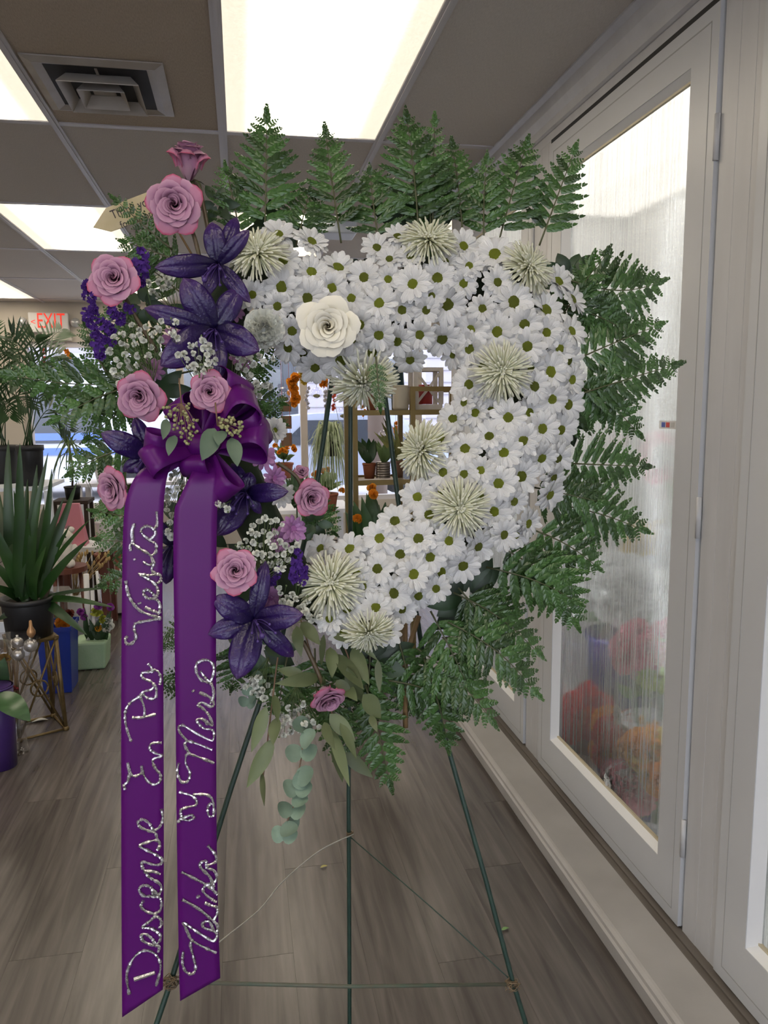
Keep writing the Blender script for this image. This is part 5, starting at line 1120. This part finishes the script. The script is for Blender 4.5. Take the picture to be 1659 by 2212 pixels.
zB = table('cloth_table', 'table draped in pale cloth left of the ribbon tails', 236, 330, 1246, 5.36, .45, m_cloth, None, True)
zC = table('window_table', 'white display table along the storefront window', 160, 660, 1046, 7.0, .5, M('lilac white', (.66, .66, .72), .6), m_wht)
m_pl2 = M('plush white', (.60, .57, .52), .95, c2=(.66, .63, .58), scale=60, bump=1, bscale=200)
bo = P(140, 1222, 4.55); t = thing('teddy_bear', 'cream plush teddy bear sitting among the gifts at the left', 'toy', Matrix.Translation(bo)); s = mpp(bo)
b = MB(); b.ball((0, 0, 26*s), 26*s, 14, 10, None, 0, (1, .9, 1.05)); b.ball((4*s, -4*s, 62*s), 19*s, 14, 10); b.ball((-16*s, -20*s, 8*s), 10*s, 10, 8, None, 0, (1, 1.5, 1)); b.ball((16*s, -20*s, 8*s), 10*s, 10, 8, None, 0, (1, 1.5, 1)); b.ball((-24*s, -8*s, 34*s), 9*s, 10, 8, None, 0, (.9, 1, 1.6)); b.ball((24*s, -8*s, 34*s), 9*s, 10, 8, None, 0, (.9, 1, 1.6)); b.build('body', m_pl2, t)
for sx in (-1, 1): MB().ball((4*s+sx*14*s, 0, 78*s), 7*s, 10, 8).build('ear', m_pl2, t); MB().ball((4*s+sx*6*s, -22*s, 66*s), 2*s, 8, 6).build('eye', m_bpot, t)
MB().ball((4*s, -20*s, 57*s), 8*s, 10, 8).build('muzzle', m_pl2, t); MB().ball((4*s, -28*s, 60*s), 2.5*s, 8, 6).build('nose', m_bpot, t)
t = thing('gift_stool', 'low wooden stool under the plush bear', 'stool', Matrix.Translation((bo.x, bo.y, 0))); MB().lathe([(.001, bo.z-.03), (.12, bo.z-.03), (.12, bo.z-.001), (.001, bo.z-.001)], 18).build('seat', m_wood, t, False)
for k_ in range(3): MB().tube([(math.cos(k_*2.1)*.08, math.sin(k_*2.1)*.08, bo.z-.03), (math.cos(k_*2.1)*.11, math.sin(k_*2.1)*.11, 0)], .012, 6).build('leg', m_wood, t)
pb = P(150, 1187, 5.12); pb.z = zA+.001; t = thing('pink_bag', 'pink trapezoid paper gift bag behind the plush bear', 'bag', Matrix.Translation(pb)); s = mpp(pb); h = 90*s
o = MB().add([(-40*s, -.06, 0), (38*s, -.06, 0), (38*s, .06, 0), (-40*s, .06, 0), (-8*s, -.02, h), (26*s, -.02, h), (26*s, .02, h), (-8*s, .02, h)], [(3, 2, 1, 0), (4, 5, 6, 7), (0, 1, 5, 4), (1, 2, 6, 5), (2, 3, 7, 6), (3, 0, 4, 7)]).build('body', M('pink paper', (.58, .20, .25), .6), t, False)
MB().lathe([(.001, 0), (6*s, 0), (6*s, .002), (.001, .002)], 16, Matrix.Translation((4*s, -.045, h*.45)) @ Matrix.Rotation(PI/2-.42, 4, 'X') @ Matrix.Diagonal((1, .7, 1, 1))).build('round_seal', M('seal grey', (.30, .16, .18), .6), t, False)
wq = P(162, 1290, 4.84); t = thing('wheat_bundle', 'fanned bundle of dried golden wheat beside the bear', 'dried flowers', Matrix.Translation(wq)); b = MB()
for k_ in range(46):
    e = P(R(150, 236), R(1188, 1225), 4.84+R(-.1, .1))-wq; b.tube([Vector((R(-.015, .015), R(-.01, .01), 0)), e*.6+Vector((0, 0, R(0, .02))), e], .0016, 3); b.ball(e, .008, 5, 4, None, 0, (1, 1, 2))
b.build('stalks', M('straw', (.42, .28, .11), .8, c2=(.5, .36, .16), scale=50), t)['kind'] = 'stuff'
MB().lathe([(.01, -wq.z+.001), (.05, -wq.z+.001), (.045, -.02), (.055, .02), (.05, .02), (.04, -.03), (.001, -.1)], 16).build('holder', m_wht, t)

# bushy plants in the window and inside the heart opening
m_bush = M('window foliage', (.10, .17, .06), .5, c2=(.20, .28, .10), scale=6, rnd=.3, translucent=.35)
def bush(label, px, py, Y, rpx, z0, potm, n=40, flower=None, nf=6, lw=.035, mat=None, up=.5, potr=.09, poth=.14):
    c = P(px, py, Y); t = thing('potted_plant', label, 'plant', Matrix.Translation((c.x, c.y, z0))); s = mpp(c); c0 = Vector((c.x, c.y, z0)); pot(t, (0, 0, 0), potr, potr*.75, poth, potm)
    b = MB(); o_ = Vector((0, 0, poth*.9))
    for k_ in range(n):
        an = R(0, 6.28); el = R(-.3, 1.5); d = Vector((math.cos(an)*math.cos(el), math.sin(an)*math.cos(el), math.sin(el))); e = (c-c0)+d*rpx*s*R(.5, 1); a = o_*.5+(c-c0)*.5+d*rpx*s*R(0, .35); b.leaf(a, e, lw, (0, -1, .6), .15, 4)
    b.tube([o_*.8, c-c0], .006, 5); o = b.build('foliage', mat or m_bush, t); o['kind'] = 'stuff'
    if flower:
        for k_ in range(nf):
            d = Vector((R(-1, 1), R(-1, .2), R(-.3, 1))).normalized(); ob('blossom', frill(.028, 14, flower, 100+k_), t, TRS((c-c0)+d*rpx*s*.85, frame(tocam(c))))
    return t
m_pk = M('pink petals', (.70, .25, .32), .6, translucent=.2); m_yl = M('yellow petals', (.70, .50, .06), .6, translucent=.2); m_rd = M('red petals', (.62, .03, .03), .6, translucent=.2)
bush('green bushy plant on the display table left of the ribbon', 236, 1105, 5.2, 42, zA+.001, m_wht, 46)
bush('pink flowering plant on the cloth table beside the ribbon', 232, 1170, 5.5, 30, zB+.001, m_terra, 30, m_pk, 8)
bush('pale leafy plant on the window table behind the left rose', 225, 1000, 7.15, 40, zC+.001, m_wht, 26, None)
bush('yellow-orange flowering plant behind the lily inside the opening', 612, 985, 7.1, 34, zC+.001, m_terra, 34, m_or, 10)
bush('pale leafy plant on the window table near the bow', 480, 960, 7.2, 50, zC+.001, m_wht, 30, None)
zD = table('plant_bench', 'low white plant bench inside the heart opening', 560, 762, 1105, 6.0, .6, m_wht, m_wht)
bush('leafy green plant with orange flowers low in the heart opening', 705, 1050, 5.9, 42, zD+.001, m_terra, 60, m_or, 7, .03)
bush('bushy green plant at the bottom of the heart opening', 640, 1040, 5.7, 34, .0015, m_wht, 40, None, 0, .04, m_palm, poth=.5)
bush('dark broad-leaf plant at the bottom of the opening', 800, 1105, 3.7, 60, .0015, m_bpot, 30, m_or, 4, .07, m_palm, poth=.45, potr=.1)
# hanging spider plant
c = P(713, 985, 5.2); t = thing('spider_plant', 'hanging pale striped spider plant seen through the heart opening', 'plant', Matrix.Translation(c)); s = mpp(c)
MB().lathe([(.001, .0), (.05, .0), (.065, .06), (.07, .10), (.06, .10), (.05, .02), (.001, .02)], 20).build('pot', m_bpot, t)
b = MB()
for k_ in range(190):
    an = R(0, 6.28); r_ = R(25, 64)*s; a = Vector((0, 0, .1)); mid = Vector((math.cos(an)*r_*.55, math.sin(an)*r_*.55, R(.08, .24))); e = Vector((math.cos(an)*r_, math.sin(an)*r_, R(-.26, .10))); pt = smoothpath([a, mid, e], 4)
    for i in range(len(pt)-1):
        w_ = .0095*(1-i/len(pt)); sd_ = Vector((-math.sin(an), math.cos(an), 0)); b.add([pt[i]-sd_*w_, pt[i]+sd_*w_, pt[i+1]+sd_*w_*.85, pt[i+1]-sd_*w_*.85], [(0, 1, 2, 3)])
b.build('leaves', M('striped leaf', (.30, .38, .20), .5, c2=(.55, .60, .42), scale=30, translucent=.3), t)['kind'] = 'stuff'
for k_ in range(3): MB().tube([(math.cos(k_*2.1)*.09, math.sin(k_*2.1)*.09, .1), (0, 0, .55), (0, 0, HC-c.z)], .002, 4).build('hanger', m_str, t)
# glass globes
m_glob = clear_glass('thin globe glass', .10, (.97, .97, 1)); m_moss = M('moss', (.12, .13, .05), .9, c2=(.22, .20, .1), scale=60)
for (x, y, r_, l) in ((612, 853, 17, 'largest hanging glass globe terrarium at the left of the opening'), (684, 849, 12.5, 'hanging glass globe terrarium left of the easel leg'), (742, 892, 13, 'hanging glass globe terrarium right of the easel leg'), (828, 939, 11, 'hanging glass globe seen through the gold shelf')):
    c = P(x, y, 6.6); s = mpp(c); t = thing('glass_globe', l, 'ornament', Matrix.Translation(c), 'hanging glass globes')
    MB().ball((0, 0, 0), r_*s, 18, 12).build('globe', m_glob, t); MB().ball((0, 0, -r_*s*.5), r_*s*.62, 10, 6, None, .1, (1, 1, .5)).build('moss', m_moss, t); MB().tube([(0, 0, r_*s), (0, 0, HC-c.z)], .002, 4).build('string', m_str, t)
# garlands
m_wp = M('white silk petals', (.75, .73, .76), .6, translucent=.3); m_cor = M('coral petals', (.72, .16, .09), .6, translucent=.2)
for i, (x, y0, y1, mt, l, w_) in enumerate(((634, 815, 878, m_or, 'thick orange flower garland hanging in the window', 15), (663, 838, 888, m_wp, 'white flower garland left of the small globe', 7), (698, 812, 842, m_or, 'short orange garland above the small globe', 11), (703, 846, 884, m_wp, 'white flower garland right of the small globe', 8), (721, 840, 892, m_cor, 'coral flower garland beside the easel leg', 7), (745, 840, 878, m_cor, 'peach flower garland above the right globe', 7), (655, 800, 832, m_yl, 'yellow-green garland top at the window', 12), (855, 915, 950, m_or, 'orange flower garland seen through the shelf', 9), (785, 860, 905, m_or, 'orange garland left in the gold shelf opening', 6), (145, 755, 775, m_or, 'orange garland high in the left window', 9), (95, 755, 790, m_cor, 'red leaf garland at the left window corner', 6))):
    c = P(x, y0, 7.3 if x > 200 else 8.05); s = mpp(c); t = thing('flower_garland', l, 'garland', Matrix.Translation(c), 'silk flower garlands in the window'); nb = max(3, int((y1-y0)/8))
    for k_ in range(nb):
        for q_ in range(2 if w_ > 9 else 1): ob('blossom', frill(w_*s*.75, 14, mt, 200+i), t, TRS(Vector((R(-.4, .4)*w_*s, R(-.02, .02), -(y1-y0)*s*k_/nb)), frame(Vector((R(-1, 1), -1, R(-1, 1))))))
    MB().tube([(0, 0, (HC if x > 200 else WZ1)-c.z), (0, 0, -(y1-y0)*s)], .002, 4).build('string', m_str, t)
# hanging wooden plaques
c = P(617, 880, 6.4); s = mpp(c); t = thing('hanging_plaques', 'three brown wooden plaques strung one below another in the window', 'wall decor', Matrix.Translation(c)); m_plq = M('plaque wood', (.13, .075, .04), .7)
for (y0, y1) in ((868, 889), (898, 926), (935, 963)): dent(MB().b2((-12*s, -.01, (880-y1)*s), (12*s, .01, (880-y0)*s)).build('plaque', m_plq, t, False), .003)
for sx in (-8, 8): MB().tube([(sx*s, -.012, HC-c.z), (sx*s, -.012, (880-960)*s)], .002, 4).build('string', M('red string', (.5, .1, .05)), t)
# gold shelf with pots
YS = 4.2
x0, x1, x2 = P(766, 900, YS).x, P(891, 900, YS).x, P(1010, 900, YS).x; zs = [P(800, 891, YS).z, P(800, 1042, YS).z, .55]; zt = P(900, 835, YS).z
t = thing('gold_etagere', 'gold metal shelf unit holding potted plants inside the heart opening', 'shelf', Matrix.Translation((x0, YS, 0)))
for x in (x0, x1, x2):
    for y in (0, .34): MB().b2((x-x0-.014, y-.014, 0), (x-x0+.014, y+.014, zt if x > x0 else zs[0]+.3)).build('upright', m_gold, t, False)
for z in zs:
    for (a, b_) in ((x0, x1), (x1, x2)):
        if (a == x1 and z == zs[1]): continue
        for y in (0, .34): MB().b2((a-x0+.014, y-.011, z-.016), (b_-x0-.014, y+.011, z+.012)).build('rail', m_gold, t, False)
        MB().b2((a-x0+.014, .011, z-.004), (b_-x0-.014, .329, z+.002)).build('shelf_board', m_gold, t, False)
for (a, b_) in ((x1, x2),):
    for y in (0, .34): MB().b2((a-x0+.014, y-.011, zt-.026), (b_-x0-.014, y+.011, zt)).build('rail', m_gold, t, False)
def potted(label, px0, px1, pyt, z, dy, mat, leaf_n, h_, lw, lm, ribs=False, name='potted_succulent'):
    c, hw = box_h(px0, px1, 900, YS+dy); t = thing(name, label, 'plant', Matrix.Translation((c.x, YS+dy, z+.0125))); s = mpp(c); ph = (P(800, pyt, YS+dy).z-z-.0125)
    if ribs: 
        pr = [(.001, 0)]
        for k_ in range(14): pr += [(hw*(.96 if k_ % 2 else 1.03), ph*(k_+.5)/14)]
        pr += [(hw, ph), (hw*.9, ph), (.001, ph*.95)]; MB().lathe(pr, 24).build('pot', mat, t, False)
    else: pot(t, (0, 0, 0), hw, hw*.72, ph, mat)
    for k_ in range(leaf_n):
        an = R(0, 6.28); b = MB(); d = Vector((math.cos(an)*R(.2, .7), math.sin(an)*R(.2, .7), R(.5, 1.0))); b.leaf((0, 0, ph*.9), Vector((0, 0, ph))+d*h_, lw, (0, -1, .4), .12, 5); b.build('leaf', lm, t)
m_snk = M('snake leaf', (.10, .13, .04), .4, c2=(.30, .28, .08), scale=20)
potted('terracotta pot with a leafy plant on the lower gold shelf', 782, 811, 1000, zs[1], .10, m_terra, 9, .14, .045, m_palm)
potted('ribbed metal can planter in the middle of the lower gold shelf', 811, 842, 998, zs[1], .07, M('ribbed tin', (.20, .18, .17), .3, metal=.7), 14, .12, .03, m_bush, True)
potted('brown clay pot with snake plant leaves on the lower gold shelf', 843, 873, 996, zs[1], .12, M('brown clay', (.17, .085, .05), .7), 7, .26, .03, m_snk)
potted('small terracotta pot on the upper gold shelf', 789, 815, 852, zs[0], .10, m_terra, 6, .08, .03, m_palm)
c, hw = box_h(848, 883, 860, YS+.1); t = thing('white_jar', 'cream ceramic jar on the upper gold shelf', 'jar', Matrix.Translation((c.x, YS+.1, zs[0]+.0125))); hj = P(860, 838, YS+.1).z-zs[0]
MB().lathe([(.001, 0), (hw*.9, 0), (hw*.97, hj*.1), (hw*.97, hj*.92), (hw*1.02, hj), (hw*.9, hj), (hw*.85, hj*.2), (.001, hj*.2)], 22).build('body', M('cream glaze', (.55, .50, .40), .4), t); MB().lathe([(hw*1.03, hj*.95), (hw*1.07, hj*.98), (hw*1.03, hj*1.01)], 22).build('rim', M('cream glaze', (0, 0, 0)), t)
c, hw = box_h(894, 948, 860, YS+.12); t = thing('wooden_lantern', 'weathered white wooden lantern with crossed sides on the gold shelf', 'lantern', Matrix.Translation((c.x, YS+.14, zs[0]+.0125))); m_lw = M('weathered white', (.50, .46, .42), .7, c2=(.60, .56, .52), scale=20); hl = P(900, 797, YS).z-zs[0]
for sx in (-1, 1):
    for sy in (-1, 1): MB().b2((sx*hw-.012, sy*hw*.9-.012, .03), (sx*hw+.012, sy*hw*.9+.012, hl-.02)).build('corner_post', m_lw, t, False)
MB().b2((-hw*1.1, -hw, 0), (hw*1.1, hw, .03)).build('base', m_lw, t, False); MB().b2((-hw*1.15, -hw*1.05, hl-.02), (hw*1.15, hw*1.05, hl)).build('lid', m_lw, t, False); MB().b2((-hw, -hw*.92, hl*.5-.01), (hw, -hw*.88, hl*.5+.01)).build('rail', m_lw, t, False)
for (a, b_) in (((-hw, .03), (0, hl*.5)), ((hw, .03), (0, hl*.5)), ((-hw, hl-.02), (0, hl*.5)), ((hw, hl-.02), (0, hl*.5))): MB().tube([(a[0], -hw*.92, a[1]), (b_[0], -hw*.92, b_[1])], .010, 4).build('cross_slat', m_lw, t, False)
MB().lathe([(.001, .031), (.04, .031), (.04, hl*.6), (.001, hl*.6)], 14).build('red_candle', M('red candle', (.30, .02, .02), .5), t)
c, hw = box_h(848, 878, 815, YS+.2); t = thing('teal_jar', 'dark teal jar peeking under the daisies behind the lantern', 'jar', Matrix.Translation((c.x, YS+.25, zs[0]+.0125))); MB().lathe([(.001, 0), (hw*.9, 0), (hw, .1), (hw*.8, .22), (hw*.6, .25), (.001, .25)], 18).build('body', M('teal glaze', (.01, .04, .05), .3), t); MB().lathe([(hw*.65, .245), (hw*.7, .255), (hw*.62, .262)], 18).build('rim', M('teal glaze', (0, 0, 0)), t)

# fallen bits on the floor
for (x, y, sz, c_, l, nm) in ((700, 1874, .012, (.40, .36, .12), 'tiny yellow petal scrap on the floor left of the centre easel leg', 'fallen_petal'), (1092, 2009, .012, (.16, .30, .10), 'small fallen green leaf on the floor beside the right easel leg', 'fallen_leaf'), (86, 1559, .035, (.62, .60, .56), 'white paper scrap on the floor under the gold stand', 'paper_scrap')):
    q = PZ(x, y, .001); b = MB(); b.leaf(Vector((-sz, 0, .001)), Vector((sz, .3*sz, .002)), sz*.9, (0, 0, 1), .12, 5, .1); tag(b.build(nm, M('scrap '+nm, c_, .6), None, True, Matrix.Translation(q)), l, 'scrap')
# ---- street outside
struct(MB().b2((-40, -50, -.40), (40, 60, -.13)).build('ground', M('pavement', (.38, .38, .41), .9, c2=(.44, .44, .47), scale=3), smooth=False), 'pale street and pavement outside the storefront')
bd_ = thing('street_building', 'grey clapboard building across the street', 'building', Matrix.Translation((3, 19, -.1)))
MB().b2((-9, 0, 0), (12, 6, 7)).build('wall', M('grey siding', (.36, .35, .42), .8, c2=(.42, .40, .48), scale=2), bd_, False)
for k_ in range(12): MB().b2((-9, -.03, .3*k_+.02), (12, .0, .3*k_+.04)).build('siding_board', M('siding edge', (.30, .30, .33), .8), bd_, False)
for x in (-7, -4.5, -2, .5, 3, 5.5, 8):
    f = MB().b2((x-.5, -.06, 1.0), (x+.5, -.031, 2.8)).build('window', M('outside trim', (.4, .4, .44), .6), bd_, False); MB().b2((x-.4, -.07, 1.1), (x+.4, -.061, 2.7)).build('pane', M('dark pane', (.05, .06, .08), .15), f, False)
def car(label, cx, cy, L_, H_, mat, name='parked_car', van=False):
    t = thing(name, label, 'car', Matrix.Translation((cx, cy, -.1))); h = L_/2
    pr = [(-h, .30), (-h+.05, .75), (-h+.9, .90), (-h+1.5, H_-.05), (-h+2.0, H_), (h-1.2, H_), (h-.5, .98 if not van else H_-.1), (h-.05, .85), (h, .35)]
    if van: pr = [(-h, .3), (-h+.05, 1.0), (-h+.5, 1.15), (-h+1.0, H_-.1), (-h+1.3, H_), (h-.1, H_), (h, H_-.1), (h, .3)]
    n = len(pr); MB().add([(x, -.85, z) for x, z in pr]+[(x, .85, z) for x, z in pr], [tuple(range(n)), tuple(range(n, 2*n))[::-1]]+[(i, (i+1) % n, n+(i+1) % n, n+i) for i in range(n)]).build('body', mat, t, False)
    MB().add([(x, -.87, z) for x, z in ((-h+1.45, .95), (-h+1.85, H_-.1), (h-1.35, H_-.1), (h-.95, .95))]+[(x, -.852, z) for x, z in ((-h+1.45, .95), (-h+1.85, H_-.1), (h-1.35, H_-.1), (h-.95, .95))], [(0, 1, 2, 3), (4, 5, 6, 7)]).build('side_window', M('dark pane', (0, 0, 0)), t, False)
    for x in (-h+.85, h-.85): 
        for y in (-.78, .78): MB().lathe([(.001, -.1), (.32, -.1), (.32, .1), (.001, .1)], 20, Matrix.Translation((x, y, .33)) @ Matrix.Rotation(PI/2, 4, 'X')).build('wheel', m_bpot, t, False)
    return t
q = P(700, 950, 12.5); car('silver-blue car parked outside behind the heart opening', q.x, 12.5, 4.4, 1.42, M('silver blue paint', (.36, .41, .55), .3))
q = P(215, 900, 12.5); v = car('white van with blue stripes parked outside at the left', q.x-1.6, 14.6, 5.0, 2.0, M('white paint', (.5, .53, .6), .35), 'parked_van', True)
for z in (.75, 1.0): MB().b2((-2.0, -.875, z), (1.8, -.871, z+.12)).build('stripe', M('van blue', (.10, .18, .55), .4), v, False)
q = P(815, 900, 11); t = thing('utility_pole', 'brown utility pole outside seen through the gold shelf', 'pole', Matrix.Translation((q.x, 11, -.1))); MB().tube([(0, 0, 0), (0, 0, 6)], .14, 12).build('pole', M('pole wood', (.16, .12, .10), .9), t); MB().b2((-.8, -.06, 5.3), (.8, .06, 5.45)).build('crossarm', M('pole wood', (.1, .1, .1)), t, False)

# ---- flowers inside the cooler
def cooler_bouquet(label, px, py, X, r, n, mats, zb, bm, hb=.28, rb=.11):
    c = PX(px, py, X); t = thing('flower_bucket', label, 'flowers', Matrix.Translation((c.x, c.y, zb)), 'flower buckets in the cooler'); c0 = Vector((c.x, c.y, zb))
    MB().lathe([(.001, 0), (rb*.8, 0), (rb, hb), (rb*1.05, hb), (rb*1.05, hb-.02), (rb*.9, hb-.01), (.001, hb-.03)], 20).build('bucket', bm, t)
    d0 = c-c0; ms = [frill(1, 16, m, 300+i) for i, m in enumerate(mats)]
    for k_ in range(n):
        d = Vector((R(-1, 1), R(-1, 1), R(-.6, 1))); d = d.normalized()*R(.5, 1); ob('blossom', random.choice(ms), t, TRS(d0+Vector((d.x*r, d.y*r, d.z*r*.6)), frame(d+Vector((-.6, -.6, .4))), R(.055, .08)))
    b = MB()
    for k_ in range(11):
        an = R(0, 6.28); e = d0+Vector((math.cos(an)*r*R(.2, .9), math.sin(an)*r*R(.2, .9), -r*R(0, .5))); b.tube([(math.cos(an)*rb*.5, math.sin(an)*rb*.5, hb-.05), e], .003, 4)
        b.leaf(e*.5+Vector((0, 0, hb*.5)), e+Vector((R(-.06, .06), R(-.06, .06), -.02)), .05, (-1, -.4, .4), .1, 4)
    b.build('stems', M('cut stems', (.10, .20, .06), .5, rnd=.2), t)
m_bkb = M('blue bucket', (.02, .03, .20), .4); m_bkw = M('white bucket', (.6, .6, .62), .5); m_bkg = M('dark bucket', (.03, .05, .05), .5)
m_lime = M('lime petals', (.40, .50, .10), .6, translucent=.2); m_whp = M('white mum petals', (.82, .82, .80), .6, translucent=.2); m_rose = M('rose pink petals', (.62, .16, .22), .6, translucent=.2)
pf = struct(MB().b2((1.62, .32, .03), (1.99, 3.82, .42)).build('cooler_step', m_int, smooth=False), 'white step along the back of the cooler')
cooler_bouquet('mass of white chrysanthemums in the cooler at mid height', 1345, 1275, 1.50, .20, 46, [m_whp], .031, m_bkb, .45, .14)
cooler_bouquet('yellow chrysanthemums behind the white ones in the cooler', 1425, 1190, 1.78, .15, 30, [m_yl], .421, m_bkw)
cooler_bouquet('pink and lime flowers in the cooler near the hinge side', 1420, 1420, 1.36, .13, 26, [m_rose, m_rose, m_pk, m_lime], .031, m_bkw, .30)
cooler_bouquet('red carnations low in the cooler at the far side', 1275, 1545, 1.34, .11, 22, [m_rd], .031, m_bkg, .12, .09)
cooler_bouquet('orange-red flowers low in the cooler', 1350, 1600, 1.30, .09, 20, [m_rd, m_or], .031, m_bkb, .10, .09)
cooler_bouquet('golden yellow flowers low in the cooler', 1425, 1640, 1.27, .09, 20, [m_yl, m_or], .031, m_bkw, .08, .08)
cooler_bouquet('pale pink and white flowers lowest in the cooler', 1375, 1690, 1.215, .06, 16, [m_pk, m_whp], .031, m_bkb, .08, .06)
cooler_bouquet('green and white filler deep in the far cooler', 1080, 1380, 1.6, .2, 26, [m_whp, m_lime], .031, m_bkw, .3)
cooler_bouquet('yellow-green filler in the near cooler', 1640, 1700, 1.5, .2, 26, [m_lime, m_yl], .031, m_bkw, .3)
cooler_bouquet('pale pink hydrangeas deep in the cooler', 1490, 1000, 1.74, .15, 30, [m_whp, m_pk], .421, m_bkw, .5)
c = PX(1334, 1545, 1.17); t = thing('price_star', 'small white scalloped price star hanging inside the cooler glass', 'tag', Matrix.Translation(c)); vs = []
for k_ in range(20): r_ = .035 if k_ % 2 else .026; vs.append((0, r_*math.cos(k_*PI/10), r_*math.sin(k_*PI/10)))
vs += [(.002, y, z) for _, y, z in vs]; MB().add(vs, [tuple(range(20)), tuple(range(20, 40))[::-1]]+[(i, (i+1) % 20, 20+(i+1) % 20, 20+i) for i in range(20)]).build('star', M('silk white', (0, 0, 0)), t, False)
MB().tube(smoothpath([(-.002, .012, .008), (-.002, -.006, .012), (-.002, -.010, -.002), (-.002, .008, -.008), (-.002, -.014, -.010)], 4), .0012, 4).build('ink_squiggle', m_ink, t)
